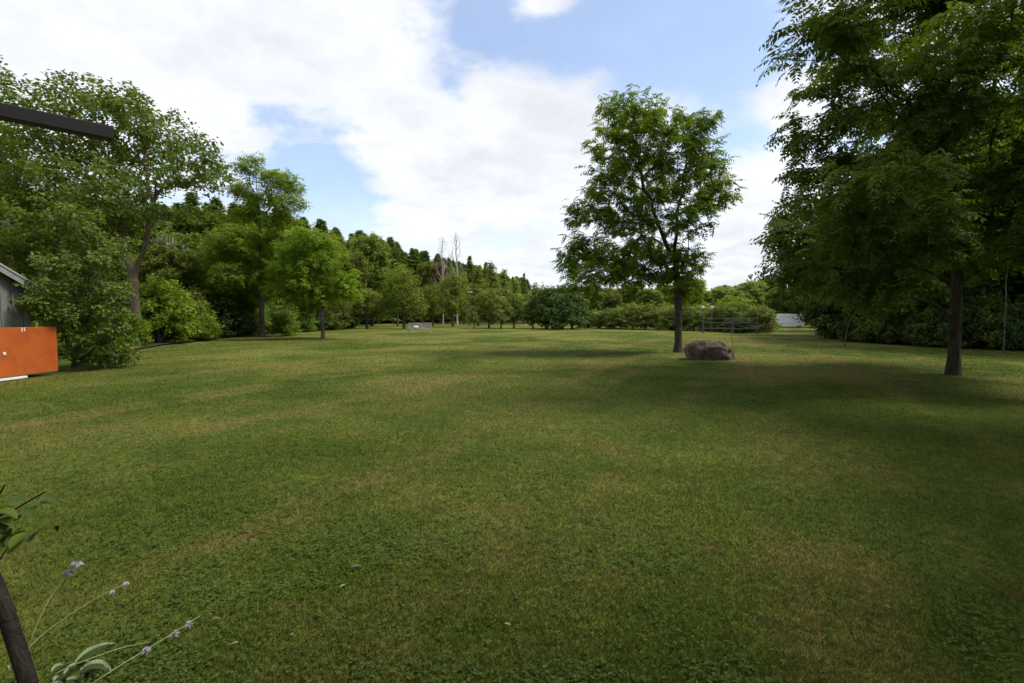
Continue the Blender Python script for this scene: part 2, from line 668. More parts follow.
def P3(px, py, y, trunk_px, depth):
    s = (depth + y) / 512
    return ((px - 512) * s - (trunk_px - 512) * depth / 512, y, EYE + (315 - py) * s)


def hero(name, label, trunk_px, depth, leaders, lobes, R0, bark, leaf, mode, dens=2.0, mind=.35, r_tip=.008, seg=.4, rise=.35, group=None):
    t = thing(name, label, 'tree' if 'tree' in name else 'shrub', ((trunk_px - 512) / 512 * depth, depth, 0), 0, group)
    tips = lobe_tips(lobes, dens, mind)
    v, f, dirs = skeleton(leaders, tips, R0, r_tip, seg, rise=rise)
    mesh_np('trunk', v, f, bark, t, smooth=True)
    cen = tips.mean(0) * np.array([1, 1, .8])
    if mode[0] == 'frond':
        v, f, r = fronds(tips, dirs, cen, *mode[1:])
    else:
        v, f, r = sprays(tips, mode[1], mode[2], mode[3], cen, dirs=dirs, back=mode[3])
    mesh_np('crown', v, f, leaf, t, rnd=r)
    return t


def twin(src, name=None, loc=None, rz=0.0, sc=1.0, label=None, group=None, leaf=None, bark=None, cat=None):
    """a copy of a thing and its parts"""
    r = src.copy()
    COL.objects.link(r)
    if name:
        r.name = name
    if loc is not None:
        r.location = loc
    r.rotation_euler = (0, 0, rz)
    r.scale = (sc, sc, sc) if isinstance(sc, (int, float)) else sc
    if label:
        r['label'] = label
    if group:
        r['group'] = group
    elif 'group' in r:
        del r['group']
    if cat:
        r['category'] = cat
    for ch in list(src.children):
        c = ch.copy()
        COL.objects.link(c)
        c.parent = r
        mm = leaf if ch.name.startswith('crown') else bark
        if mm is not None:
            c.material_slots[0].link = 'OBJECT'
            c.material_slots[0].material = mm
        for g in ch.children:
            d = g.copy()
            COL.objects.link(d)
            d.parent = c
    return r


def generic(name, H, R, zb, n_lobe, dens, per, size, leaf, bark, R0, shape='round', mind=.4, srad=.45, cat='tree', stems=1):
    t = thing(name, None, cat)
    lobes = []
    for i in range(n_lobe):
        u = (i + .5) / n_lobe
        z = zb + (H - zb) * (.08 + .84 * u)
        if shape == 'round':
            env = math.sqrt(max(.05, 1 - (2 * (z - zb) / (H - zb) - .85) ** 2 / 1.4))
        elif shape == 'cone':
            env = max(.08, 1 - u) ** .7
        elif shape == 'column':
            env = .55 + .45 * math.sin(u * 3.0)
        else:
            env = math.sqrt(max(.03, 1 - u ** 2.2))
        a = i * 2.39996 + rng.random() * .6
        rr = R * env * rng.uniform(.35, .72)
        lr = R * rng.uniform(.34, .5) * (.5 + .5 * env)
        lobes.append(((math.cos(a) * rr, math.sin(a) * rr, z), (lr, lr, min(lr * .8, (H - zb) * .2))))
    tips = lobe_tips(lobes, dens, mind)
    if stems == 1:
        leaders = [[(0, 0, 0), (rng.normal(0, .1), rng.normal(0, .1), H * .35), (rng.normal(0, .3), rng.normal(0, .3), H * .88)]]
    else:
        leaders = [[(0, 0, 0), (.05, 0, .3), (.2, .1, H * .6)]]
        for k in range(stems - 1):
            a = k * 6.28 / (stems - 1)
            leaders.append([(0, 0, .15), (math.cos(a) * R * .25, math.sin(a) * R * .25, H * .3), (math.cos(a) * R * .5, math.sin(a) * R * .5, H * .6)])
    v, f, dirs = skeleton(leaders, tips, R0, .012, .6, rise=.3)
    mesh_np('trunk', v, f, bark, t, smooth=True)
    cen = np.array([0, 0, (H + zb) * .45])
    v, f, r = sprays(tips, per, size, srad, cen, dirs=dirs, back=srad)
    mesh_np('crown', v, f, leaf, t, rnd=r)
    return t


def conifer(name, H, R, zb, n, size, leaf, bark, seed_gap=.25):
    t = thing(name, None, 'tree')
    v, f = tube_np([(0, 0, 0), (.02, 0, H * .5), (0, 0, H)], [.02 * H * .8, .011 * H, .01], 7)
    mesh_np('trunk', v, f, bark, t, smooth=True)
    nb = int(n / 14)
    zb_ = zb + (H - zb) * rng.random(nb) ** 1.15
    a = rng.random(nb) * 6.283
    Rz = R * ((H - zb_) / (H - zb)) ** .85 * rng.uniform(.5, 1.2, nb) + .04
    vs, rs = [], []
    F = nb
    crn = rng.random(nb)
    for k in range(14):
        u = (k + 1) / 14
        fw = np.stack([np.cos(a), np.sin(a), np.zeros(F)], 1)
        p = fw * (Rz * u)[:, None]
        p[:, 2] = zb_ + Rz * (.25 * u - .35 * u * u)
        p += rng.normal(0, .12, (F, 3)) * size
        sd_ = np.stack([-np.sin(a), np.cos(a), np.zeros(F)], 1) * np.where(rng.random(F) < .5, -1, 1)[:, None]
        dv = norm(fw * .7 + sd_ * rng.uniform(.1, 1.0, F)[:, None] + rng.normal(0, .15, (F, 3)) - np.array([0, 0, .12]))
        nr = norm(np.array([0, 0, 1.]) + rng.normal(0, .35, (F, 3)) + fw * .3)
        nr = norm(nr - dv * np.sum(nr * dv, 1)[:, None])
        ll = size * rng.uniform(.6, 1.2, F) * (.32 + .68 * np.minimum(1, Rz / R * 1.8))
        vs.append(leaf_quads(p, dv, nr, ll, ll * .2, .25))
        rs.append(np.clip(crn * .5 + rng.random(F) * .3 + u * .2, 0, 1))
    v = np.concatenate(vs)
    mesh_np('crown', v, quads_idx(len(v) // 4), leaf, t, rnd=np.concatenate(rs))
    return t

# ------------------------------------------------------------------ the lawn
GROUP_LAWN = None


def lawn_colour(nt):
    tcn = nd(nt, 'ShaderNodeTexCoord')
    v = tcn.outputs['Object']
    big = noise_n(nt, v, .16, 4, .55, .5)
    mid = noise_n(nt, v, .9, 5, .6, .4)
    fine = noise_n(nt, v, 9.0, 5, .7)
    # mower stripes run away to the right; tan where the grass is dry
    mp = nd(nt, 'ShaderNodeMapping')
    mp0 = nd(nt, 'ShaderNodeMapping')
    mp0.inputs['Rotation'].default_value = (0, 0, rad(-66))
    nt.links.new(v, mp0.inputs[0])
    mp.inputs['Scale'].default_value = (.09, .85, 1)
    nt.links.new(mp0.outputs[0], mp.inputs[0])
    stripe = noise_n(nt, mp.outputs[0], 1.0, 3, .5, .15)
    c = mixc(nt, mapr(nt, mid, .3, .7), (.054, .088, .008), (.086, .122, .011))
    c = mixc(nt, mapr(nt, big, .38, .68), c, (.168, .188, .034))
    dry = mth(nt, 'ADD', mth(nt, 'MULTIPLY', stripe, .6), mth(nt, 'ADD', mth(nt, 'MULTIPLY', mid, .35), mth(nt, 'MULTIPLY', big, .35)))
    c = mixc(nt, mapr(nt, dry, .60, .83, 0, .78), c, (.220, .165, .052))
    pn = noise_n(nt, v, 2.3, 5, .65, .6)
    c = mixc(nt, mapr(nt, mth(nt, 'ADD', mth(nt, 'MULTIPLY', pn, .75), mth(nt, 'MULTIPLY', mid, .35)),   .61, .76, 0, .7), c, (.130, .082, .038))
    return c, fine, v


m_ground, nt, out = new_mat('lawn')
c, fine, v = lawn_colour(nt)
c = mixc(nt, mapr(nt, fine, .3, .7), mixc(nt, 1.0, c, (.52, .52, .48), 'MULTIPLY'), mixc(nt, 1.0, c, (1.05, 1.05, 1.05), 'MULTIPLY'))
p = nd(nt, 'ShaderNodeBsdfPrincipled')
p.inputs['Roughness'].default_value = 1.0
p.inputs['Specular IOR Level'].default_value = .1
nt.links.new(c, p.inputs['Base Color'])
b = nd(nt, 'ShaderNodeBump')
b.inputs['Strength'].default_value = 1.0
b.inputs['Distance'].default_value = .05
nt.links.new(noise_n(nt, v, 14, 4, .7), b.inputs['Height'])
nt.links.new(b.outputs[0], p.inputs['Normal'])
nt.links.new(p.outputs[0], out.inputs[0])


def gz(x, y):
    """the lie of the lawn: level with faint swells"""
    x, y = np.asarray(x, float), np.asarray(y, float)
    return (vnoise(x * .12 + 40, y * .12 + 7, 3) - .5) * .10 * np.clip((np.hypot(x, y) - 2) / 8, 0, 1) - .02


gx = np.concatenate([-np.geomspace(2500, 40, 18), np.linspace(-36, 36, 90), np.geomspace(40, 2500, 18)])
gy = np.concatenate([-np.geomspace(2500, 12, 12), np.linspace(-10, 80, 110), np.geomspace(84, 3000, 18)])
X, Y = np.meshgrid(gx, gy)
V = np.stack([X, Y, gz(X, Y)], -1).reshape(-1, 3)
nx, ny = len(gx), len(gy)
ii, jj = np.meshgrid(np.arange(nx - 1), np.arange(ny - 1))
a = (jj * nx + ii).ravel()
Fq = np.stack([a, a + 1, a + nx + 1, a + nx], 1)
tag(mesh_np('lawn', V, Fq, m_ground, smooth=True), None, None, kind='structure')

# ground under the woods: leaf litter sheets a little above the lawn
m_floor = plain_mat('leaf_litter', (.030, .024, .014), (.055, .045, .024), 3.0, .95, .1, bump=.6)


def ground_sheet(name, poly, z):
    bm = bmesh.new()
    vs = [bm.verts.new((x, y, z)) for x, y in poly]
    bm.faces.new(vs)
    bmesh.ops.triangulate(bm, faces=bm.faces[:])
    return tag(bm_obj(name, bm, m_floor), None, None, kind='structure')


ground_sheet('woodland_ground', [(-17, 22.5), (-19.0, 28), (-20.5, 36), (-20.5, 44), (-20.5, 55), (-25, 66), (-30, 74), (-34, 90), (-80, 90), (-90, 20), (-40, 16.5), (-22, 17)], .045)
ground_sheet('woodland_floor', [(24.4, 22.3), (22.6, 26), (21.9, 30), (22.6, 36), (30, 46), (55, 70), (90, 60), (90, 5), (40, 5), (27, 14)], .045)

# grass blades and clover of the near lawn, one mass
m_blade, nt, out = new_mat('grass_blade')
c, fine, v = lawn_colour(nt)
at_ = nd(nt, 'ShaderNodeAttribute', attribute_name='rnd')
c = mixc(nt, 1.0, c, (1.0, 1.0, 1.0), 'MULTIPLY')
hs = nd(nt, 'ShaderNodeHueSaturation')
nt.links.new(c, hs.inputs['Color'])
nt.links.new(mapr(nt, at_.outputs['Fac'], 0, 1, .68, 1.45, False), hs.inputs['Value'])
strawf = mapr(nt, at_.outputs['Fac'], .90, .96, 0, .75)
cc = mixc(nt, strawf, hs.outputs[0], (.24, .185, .085))
p = nd(nt, 'ShaderNodeBsdfPrincipled')
p.inputs['Roughness'].default_value = .6
p.inputs['Specular IOR Level'].default_value = .25
nt.links.new(cc, p.inputs['Base Color'])
t_ = nd(nt, 'ShaderNodeBsdfTranslucent')
nt.links.new(cc, t_.inputs['Color'])
ms = nd(nt, 'ShaderNodeMixShader')
ms.inputs[0].default_value = .3
nt.links.new(p.outputs[0], ms.inputs[1])
nt.links.new(t_.outputs[0], ms.inputs[2])
nt.links.new(ms.outputs[0], out.inputs[0])


def polar(n, d0, d1, half):
    u = rng.random(n)
    d = d0 * (d1 / d0) ** u
    a = rng.uniform(-half, half, n)
    return np.tan(a) * d, d, d


NB = 900000
bx, by, bd = polar(NB, .95, 46, rad(59))
cl = vnoise(bx * 1.1, by * 1.1, 5) * .6 + vnoise(bx * 3.1, by * 3.1, 6) * .4
keep = (rng.random(NB) > np.clip((cl - .52) * 4, 0, .5)) & (rng.random(NB) > np.clip((bd - 16) / 30, 0, 1))
bx, by, bd = bx[keep], by[keep], bd[keep]
n = len(bx)
bz = gz(bx, by)
h = rng.uniform(.014, .036, n) * (1 + .010 * bd)
w = .0015 + .0005 * bd
a = rng.random(n) * 6.283
lean = rng.uniform(.2, 1.1, n)
la = rng.random(n) * 6.283
base = np.stack([bx, by, bz - .004], 1)
sv_ = np.stack([np.cos(a), np.sin(a), np.zeros(n)], 1) * w[:, None]
tipv = np.stack([np.cos(la) * lean * h, np.sin(la) * lean * h, h], 1)
V = np.stack([base - sv_, base + sv_, base + tipv], 1).reshape(-1, 3)
tag(mesh_np('grass', V, np.arange(n * 3, dtype=np.int32).reshape(-1, 3), m_blade, rnd=rng.random(n)), 'short mown grass blades across the near lawn', 'grass', kind='stuff')

# clover
m_clover = leaf_mat('clover_leaf', (.034, .068, .010), (.058, .100, .014), (.110, .150, .026), .3, .12, vary=0)
NC = 210000
cx, cy, cd = polar(NC, .95, 16, rad(59))
cl = vnoise(cx * 1.1, cy * 1.1, 5) * .6 + vnoise(cx * 3.1, cy * 3.1, 6) * .4
keep = rng.random(NC) < np.clip((cl - .40) * 2.2, .10, .8)
cx, cy, cd = cx[keep], cy[keep], cd[keep]
n = len(cx)
cz = gz(cx, cy) + rng.uniform(.012, .034, n)
vs, rs = [], []
ra = rng.random(n) * 6.283
tone = rng.random(n)
for k in range(3):
    an = ra + k * 2.094
    dv = norm(np.stack([np.cos(an), np.sin(an), rng.normal(.05, .2, n)], 1))
    nr = norm(np.stack([rng.normal(0, .25, n), rng.normal(0, .25, n), np.ones(n)], 1))
    nr = norm(nr - dv * np.sum(nr * dv, 1)[:, None])
    ll = rng.uniform(.007, .015, n) * (1 + .03 * cd)
    vs.append(leaf_quads(np.stack([cx, cy, cz], 1), dv, nr, ll, ll * .5))
    rs.append(tone)
V = np.concatenate(vs)
tag(mesh_np('clover', V, quads_idx(len(V) // 4), m_clover, rnd=np.concatenate(rs)), 'dark green clover patches growing through the near lawn', 'clover', kind='stuff')

# ------------------------------------------------------------------ the house beside the camera (only a rafter end shows)
m_dark = plain_mat('dark_stained_wood', (.008, .008, .008), (.013, .012, .011), 5, .6, .3, (1, 8, 8))
m_siding = plain_mat('house_siding', (.30, .28, .25), (.26, .24, .21), 2, .8)
m_roof = plain_mat('roof_shingle', (.05, .05, .05), (.08, .08, .08), 9, .95)
HA = math.radians(-43.3)
house = thing('house', 'house whose one dark timber rafter reaches in at the upper left', 'house', (0, 0, 0), HA)
# local axes: +y points out of the wall (43 degrees right of the view), x along the wall
bm = bmesh.new()
add_box(bm, (-9, -10, 0), (14, -1.15, 5.4))
bm_obj('wall', bm, m_siding, house)
bm = bmesh.new()
pr = [(-9.5, -10.4, 5.402), (14.5, -10.4, 5.402), (14.5, -.75, 5.402), (-9.5, -.75, 5.402), (-9.5, -5.6, 8.2), (14.5, -5.6, 8.2)]
vv = [bm.verts.new(q) for q in pr]
for fc in ((0, 1, 5, 4), (2, 3, 4, 5), (0, 4, 3), (1, 2, 5), (3, 2, 1, 0)):
    bm.faces.new([vv[k] for k in fc])
bm_obj('roof', bm, m_roof, house)
tip = at(112, 134, 3.3)
import mathutils
inv = mathutils.Matrix.Rotation(-HA, 4, 'Z')
tl = inv @ tip
bm = bmesh.new()
add_box(bm, (tl.x - .045, -1.147, tl.z - .040), (tl.x + .040, tl.y, tl.z + .038), bev=.004)
bm_obj('rafter', bm, m_dark, house)

# ------------------------------------------------------------------ shed with the orange board
def board_mat(name, col, col2, pitch, axis='Y'):
    m, nt, out = new_mat(name)
    tcn = nd(nt, 'ShaderNodeTexCoord')
    sp = nd(nt, 'ShaderNodeSeparateXYZ')
    nt.links.new(tcn.outputs['Object'], sp.inputs[0])
    f = mth(nt, 'FRACT', mth(nt, 'DIVIDE', sp.outputs[axis], pitch))
    idx = mth(nt, 'FLOOR', mth(nt, 'DIVIDE', sp.outputs[axis], pitch))
    wn = nd(nt, 'ShaderNodeTexWhiteNoise', noise_dimensions='1D')
    nt.links.new(idx, wn.inputs['W'])
    mp = nd(nt, 'ShaderNodeMapping')
    mp.inputs['Scale'].default_value = (9, 9, .7)
    nt.links.new(tcn.outputs['Object'], mp.inputs[0])
    gr = noise_n(nt, mp.outputs[0], 3, 6, .7)
    c = mixc(nt, mapr(nt, mth(nt, 'ADD', mth(nt, 'MULTIPLY', gr, .7), mth(nt, 'MULTIPLY', wn.outputs[0], .4)), .3, .8), col, col2)
    p = nd(nt, 'ShaderNodeBsdfPrincipled')
    p.inputs['Roughness'].default_value = .9
    nt.links.new(c, p.inputs['Base Color'])
    nt.links.new(p.outputs[0], out.inputs[0])
    return m


m_shed = board_mat('grey_boards', (.13, .142, .13), (.22, .23, .215), .22)
m_tin = plain_mat('tin_roof', (.34, .35, .36), (.24, .245, .25), 3, .5, .5)
m_fascia = plain_mat('grey_fascia', (.28, .28, .28), (.18, .18, .18), 6, .8, .3, (1, 1, 6))
shed = thing('shed', 'grey board shed with a pale roof edge behind the leafy shrub', 'shed', (-13.0, 0, 0))
Y0, Y1, YR = 7.25, 13.85, 10.55
zrk = lambda y: 2.80 - (y - 13) * .5 if y > YR else 2.80 - (2 * YR - y - 13) * .5
bm = bmesh.new()
prof = [(Y0, 0), (Y1, 0), (Y1, zrk(Y1) - .1), (YR, zrk(YR) - .1), (Y0, zrk(Y0) - .1)]
fr = [bm.verts.new((0, y, z)) for y, z in prof]
bk = [bm.verts.new((-7, y, z)) for y, z in prof]
bm.faces.new(fr)
bm.faces.new(bk[::-1])
for k in range(5):
    k2 = (k + 1) % 5
    bm.faces.new((fr[k2], fr[k], bk[k], bk[k2]))
bm_obj('wall', bm, m_shed, shed)
bm = bmesh.new()           # battens over the board joints
yy = Y0 + .1
while yy < Y1 - .03:
    add_box(bm, (.0015, yy - .02, .05), (.022, yy + .02, zrk(yy) - .13))
    yy += .30
bm_obj('batten', bm, m_shed, shed)
for k, (ya, yb) in enumerate(((YR, Y1 + .15), (YR, Y0 - .15))):
    bm = bmesh.new()
    za, zb_ = zrk(YR) + .02, zrk(YR) + .02 - abs(yb - YR) * .5
    q = [(ya, za), (yb, zb_), (yb, zb_ + .05), (ya, za + .05)]
    A_ = [bm.verts.new((.22, y, z - .02)) for y, z in q]
    B_ = [bm.verts.new((-7.3, y, z - .02)) for y, z in q]
    bm.faces.new(A_)
    bm.faces.new(B_[::-1])
    for i in range(4):
        bm.faces.new((A_[(i + 1) % 4], A_[i], B_[i], B_[(i + 1) % 4]))
    bmesh.ops.recalc_face_normals(bm, faces=bm.faces[:])
    bm_obj('roof', bm, m_tin, shed)
    bm = bmesh.new()
    q = [(ya, za - .18), (yb, zb_ - .18), (yb, zb_ - .022), (ya, za - .022)]
    A_ = [bm.verts.new((.20, y, z)) for y, z in q]
    B_ = [bm.verts.new((.16, y, z)) for y, z in q]
    bm.faces.new(A_)
    bm.faces.new(B_[::-1])
    for i in range(4):
        bm.faces.new((A_[(i + 1) % 4], A_[i], B_[i], B_[(i + 1) % 4]))
    bmesh.ops.recalc_face_normals(bm, faces=bm.faces[:])
    bm_obj('fascia', bm, m_fascia, shed)

# orange board
m_or, nt, out = new_mat('orange_paint')
tcn = nd(nt, 'ShaderNodeTexCoord')
n1 = noise_n(nt, tcn.outputs['Object'], 2.2, 7, .7)
mp = nd(nt, 'ShaderNodeMapping')
mp.inputs['Scale'].default_value = (1, 5, 1.6)
nt.links.new(tcn.outputs['Object'], mp.inputs[0])
n2 = noise_n(nt, mp.outputs[0], 4.0, 6, .75, 1.5)
c = mixc(nt, mapr(nt, n1, .3, .7), (.34, .062, .006), (.46, .100, .009))
c = mixc(nt, mapr(nt, n2, .64, .70, 0, .75), c, (.30, .22, .15))
sp = nd(nt, 'ShaderNodeSeparateXYZ')
nt.links.new(tcn.outputs['Object'], sp.inputs[0])
edge = mth(nt, 'ADD', sp.outputs[2], mth(nt, 'MULTIPLY', n1, -.16))
c = mixc(nt, mapr(nt, edge, -.02, .05, .8, 0), c, (.16, .085, .04))
p = nd(nt, 'ShaderNodeBsdfPrincipled')
p.inputs['Roughness'].default_value = .55
nt.links.new(c, p.inputs['Base Color'])
nt.links.new(p.outputs[0], out.inputs[0])
yb1 = 14.05
ob = thing('orange_board', 'scuffed orange painted board standing on edge beside the grey shed', 'board', (-12.5, yb1, 0))
bm = bmesh.new()
add_box(bm, (-.05, -4.3, .07), (0, 0, 1.30), bev=.006)
bm_obj('panel', bm, m_or, ob)
m_white = plain_mat('white_paint', (.74, .75, .74), (.62, .63, .62), 5, .6)
bm = bmesh.new()
add_box(bm, (-.04, -4.3, .0), (.05, -.95, .055), bev=.004)
bm_obj('bottom_rail', bm, m_white, ob)
bm = bmesh.new()
for (yy, z0, z1) in ((-1.0, 1.19, 1.296), (-.93, 1.20, 1.292)):
    add_box(bm, (.0015, yy - .012, z0), (.007, yy + .012, z1))
bm_obj('scuff_strip', bm, m_white, ob)  # white scuffs on the panel, built as thin raised strips
bm = bmesh.new()
add_box(bm, (.0015, -1.52, .62), (.02, -1.44, .70), bev=.01)
bm_obj('scuff_spot', bm, m_white, ob)  # one more white scuff, built as a small raised spot

# ------------------------------------------------------------------ boulder and the stick beside it
m_rock, nt, out = new_mat('boulder_stone')
tcn = nd(nt, 'ShaderNodeTexCoord')
n1 = noise_n(nt, tcn.outputs['Object'], 3.0, 8, .7, .5)
n2 = noise_n(nt, tcn.outputs['Object'], 14.0, 6, .7)
c = mixc(nt, mapr(nt, n1, .3, .7), (.042, .029, .022), (.130, .094, .072))
c = mixc(nt, mapr(nt, n2, .55, .75, 0, .6), c, (.19, .165, .145))
p = nd(nt, 'ShaderNodeBsdfPrincipled')
p.inputs['Roughness'].default_value = .95
nt.links.new(c, p.inputs['Base Color'])
b = nd(nt, 'ShaderNodeBump')
b.inputs['Strength'].default_value = .8
b.inputs['Distance'].default_value = .04
nt.links.new(n2, b.inputs['Height'])
nt.links.new(b.outputs[0], p.inputs['Normal'])
nt.links.new(p.outputs[0], out.inputs[0])
gp = ground_pt(710, 360.5)
bm = bmesh.new()
bmesh.ops.create_icosphere(bm, subdivisions=5, radius=1.0)
for v_ in bm.verts:
    c_ = v_.co.copy()
    s_ = Vector((math.copysign(abs(c_.x) ** .8, c_.x), math.copysign(abs(c_.y) ** .85, c_.y), math.copysign(abs(c_.z) ** .75, c_.z)))
    q = Vector((s_.x * .78, s_.y * .6, s_.z * .66))
    q += c_ * (noise.noise(c_ * 1.3 + Vector((3, 1, 2))) * .20 + noise.noise(c_ * 3.1) * .10 + abs(noise.noise(c_ * 6.3)) * -.09 + noise.noise(c_ * 14) * .025)
    if q.x > .25:
        q.z -= (q.x - .25) * .22 * max(0, q.z)
    v_.co = q
boul = bm_obj('boulder', bm, m_rock, smooth=True)
boul.location = (gp.x + .06, gp.y + .3, .09)
tag(boul, 'large rounded brown-grey boulder on the lawn right of the lone walnut trunk', 'boulder')
v, f = tube_np([(0, 0, -.05), (-.03, 0, .4), (-.10, 0, .78), (-.09, .02, .98)], [.012, .011, .009, .006], 6)
st = mesh_np('stick', v, f, B['grey'], smooth=True)
st.location = (gp.x + .88, gp.y + .05, 0)
tag(st, 'thin upright stick in the lawn at the right end of the boulder', 'stick')

# ------------------------------------------------------------------ rail fence, white box, bench, lamp, knobs
m_rail = bark_mat('weathered_rail', (.085, .080, .076), (.19, .18, .17), 3)
A, Bp = at(703, 333.5, 45.5), at(757, 333.5, 44.5)
A.z = Bp.z = 0
fl = (Bp - A).length
fen = thing('rail_fence', 'weathered grey rail fence standing before the vine hedge', 'fence', A, math.atan2(Bp.y - A.y, Bp.x - A.x))
for k, xx in enumerate((0, fl * .55, fl)):
    bm = bmesh.new()
    add_box(bm, (xx - .06, -.05, -.02), (xx + .06, .05, 1.42 + (.06 if k == 2 else 0)), bev=.01)
    bm_obj('post', bm, m_rail, fen)
for z0, z1, dy in ((1.27, 1.36, -.075), (.93, 1.03, -.075), (.42, .52, -.075)):
    bm = bmesh.new()
    vs = add_box(bm, (-.12, dy - .022, z0), (fl * .56, dy + .022, z1), bev=.006)
    bm_obj('rail', bm, m_rail, fen)
    bm = bmesh.new()
    vs = add_box(bm, (fl * .565, dy - .022, z0 - .02), (fl + .12, dy + .022, z1 - .03), bev=.006)
    bm_obj('rail', bm, m_rail, fen)

m_tarp = plain_mat('white_sheeting', (.88, .88, .88), (.80, .80, .81), 1.5, .6, .3, bump=.4)
gp = at(789, 326, 73)
wb = thing('white_tank', 'white boxy tank standing far off at the right wood edge', 'tank', (gp.x, gp.y, 0), rad(-12))
bm = bmesh.new()
bmesh.ops.create_cube(bm, size=1)
bmesh.ops.subdivide_edges(bm, edges=bm.edges[:], cuts=6, use_grid_fill=True)
for v_ in bm.verts:
    v_.co = Vector((v_.co.x * 3.2, v_.co.y * 1.8, v_.co.z * 1.7 + .97))
    if v_.co.z > 1.5:
        v_.co.z += .10 * noise.noise(v_.co * 1.3) - .04 * abs(v_.co.x)
    v_.co += Vector((0, .04, 0)) * noise.noise(v_.co * 2.2)
bm_obj('body', bm, m_tarp, wb)
for xx in (-1.4, 1.2):
    bm = bmesh.new()
    add_box(bm, (xx, -.8, 0), (xx + .2, .8, .118))
    bm_obj('skid', bm, m_rail, wb)

m_bench = bark_mat('bench_wood', (.30, .26, .24), (.48, .43, .40), 4)
gp = at(420, 333, 46)
bench = thing('garden_bench', 'weathered slatted garden bench on the far lawn before the apple tree', 'bench', (gp.x, gp.y, 0), rad(8))
for xs in (-.98, .98):
    for ys in (-.27, .27):
        bm = bmesh.new()
        add_box(bm, (xs - .04, ys - .04, 0), (xs + .04, ys + .04, .95 if ys > 0 else .62), bev=.005)
        bm_obj('leg', bm, m_bench, bench)
    bm = bmesh.new()
    add_box(bm, (xs - .05, -.31, .622), (xs + .05, .228, .66), bev=.004)
    bm_obj('armrest', bm, m_bench, bench)
bm = bmesh.new()
for k in range(5):
    add_box(bm, (-.938, -.29 + k * .11, .42), (.938, -.20 + k * .11, .45))
bm_obj('seat', bm, m_bench, bench)
bm = bmesh.new()
add_box(bm, (-.938, .25, .88), (.938, .29, .95))
add_box(bm, (-.938, .25, .50), (.938, .29, .56))
for k in range(15):
    xx = -.88 + k * .125
    add_box(bm, (xx - .03, .255, .562), (xx + .03, .28, .878))
bm_obj('backrest', bm, m_bench, bench)
bm = bmesh.new()
bmesh.ops.create_uvsphere(bm, u_segments=14, v_segments=9, radius=.16)
for v_ in bm.verts:
    v_.co.z = v_.co.z * .7 + .11
    v_.co.x *= 1.5
pl = bm_obj('cushion', bm, m_white, smooth=True)
pl.location = (gp.x - .35, gp.y - .09, .45)
tag(pl, 'small white cushion lying on the slatted garden bench', 'cushion')

gp = at(470, 326, 74)
lamp = thing('yard_lamp', 'thin pale pole with a flat white lamp head among the far shrubs', 'lamp', (gp.x, gp.y, 0))
v, f = tube_np([(0, 0, 0), (0, 0, 2.5), (0, 0, 4.85)], [.07, .06, .05], 10)
mesh_np('pole', v, f, m_rail, lamp, smooth=True)
bm = bmesh.new()
add_box(bm, (-.36, -.2, 4.86), (.36, .2, 5.0), bev=.04)
bm_obj('lamp_head', bm, m_white, lamp)
bm = bmesh.new()
add_box(bm, (.363, -.04, 4.89), (.85, .04, 4.95), bev=.01)
bm_obj('arm', bm, m_rail, lamp)

for px_, wh in ((703, 'left'), (712, 'right')):
    gp = at(px_, 307.5, 46.8)
    kb = thing('garden_lamp', 'white globe on a thin post over the hedge, the %s one of the pair' % wh, 'garden lamp', (gp.x, gp.y, 0), 0, 'white globes above the hedge')
    v, f = tube_np([(0, 0, 0), (0, 0, gp.z - .1)], [.03, .025], 8)
    mesh_np('post', v, f, m_rail, kb, smooth=True)
    bm = bmesh.new()
    bmesh.ops.create_uvsphere(bm, u_segments=14, v_segments=10, radius=.13)
    for v_ in bm.verts:
        v_.co.z += gp.z
    bm_obj('globe', bm, m_white, kb, smooth=True)

# ------------------------------------------------------------------ the hero trees
D = 21.9
tp = 678
def q(px, py, y=0.0): return P3(px, py, y, tp, D)
hero('walnut_tree', 'lone walnut tree with an open leaning crown beside the boulder', tp, D,
     [[(0, 0, -.05), (.03, 0, .5), q(678, 300), q(675, 262), q(674, 215, .3), q(683, 160, .4), q(688, 135, .2)],
      [q(675, 262), q(655, 222, -.3), q(640, 180, -.5), q(629, 128, -.2)]],
     px_lobes([(626, 108, 24, 18), (655, 118, 22, 16), (690, 120, 22, 15), (607, 138, 20, 18), (640, 148, 28, 20), (682, 150, 24, 18), (712, 160, 16, 13, .3), (612, 172, 22, 17), (650, 182, 26, 18),
               (703, 190, 18, 13), (722, 182, 11, 11), (593, 200, 24, 17), (628, 212, 26, 17), (688, 205, 20, 13), (585, 238, 22, 18), (612, 250, 26, 18), (650, 240, 24, 16),
               (683, 247, 20, 12), (590, 268, 20, 11), (640, 264, 26, 12), (682, 262, 18, 10), (570, 256, 12, 12), (684, 280, 12, 6)], tp, D, 2.6, .6, 1.22, .36),
     .155, B['walnut'], L['walnut'], ('frond', 12, .42, 6, (.31, .25)), dens=6.2, mind=.30)

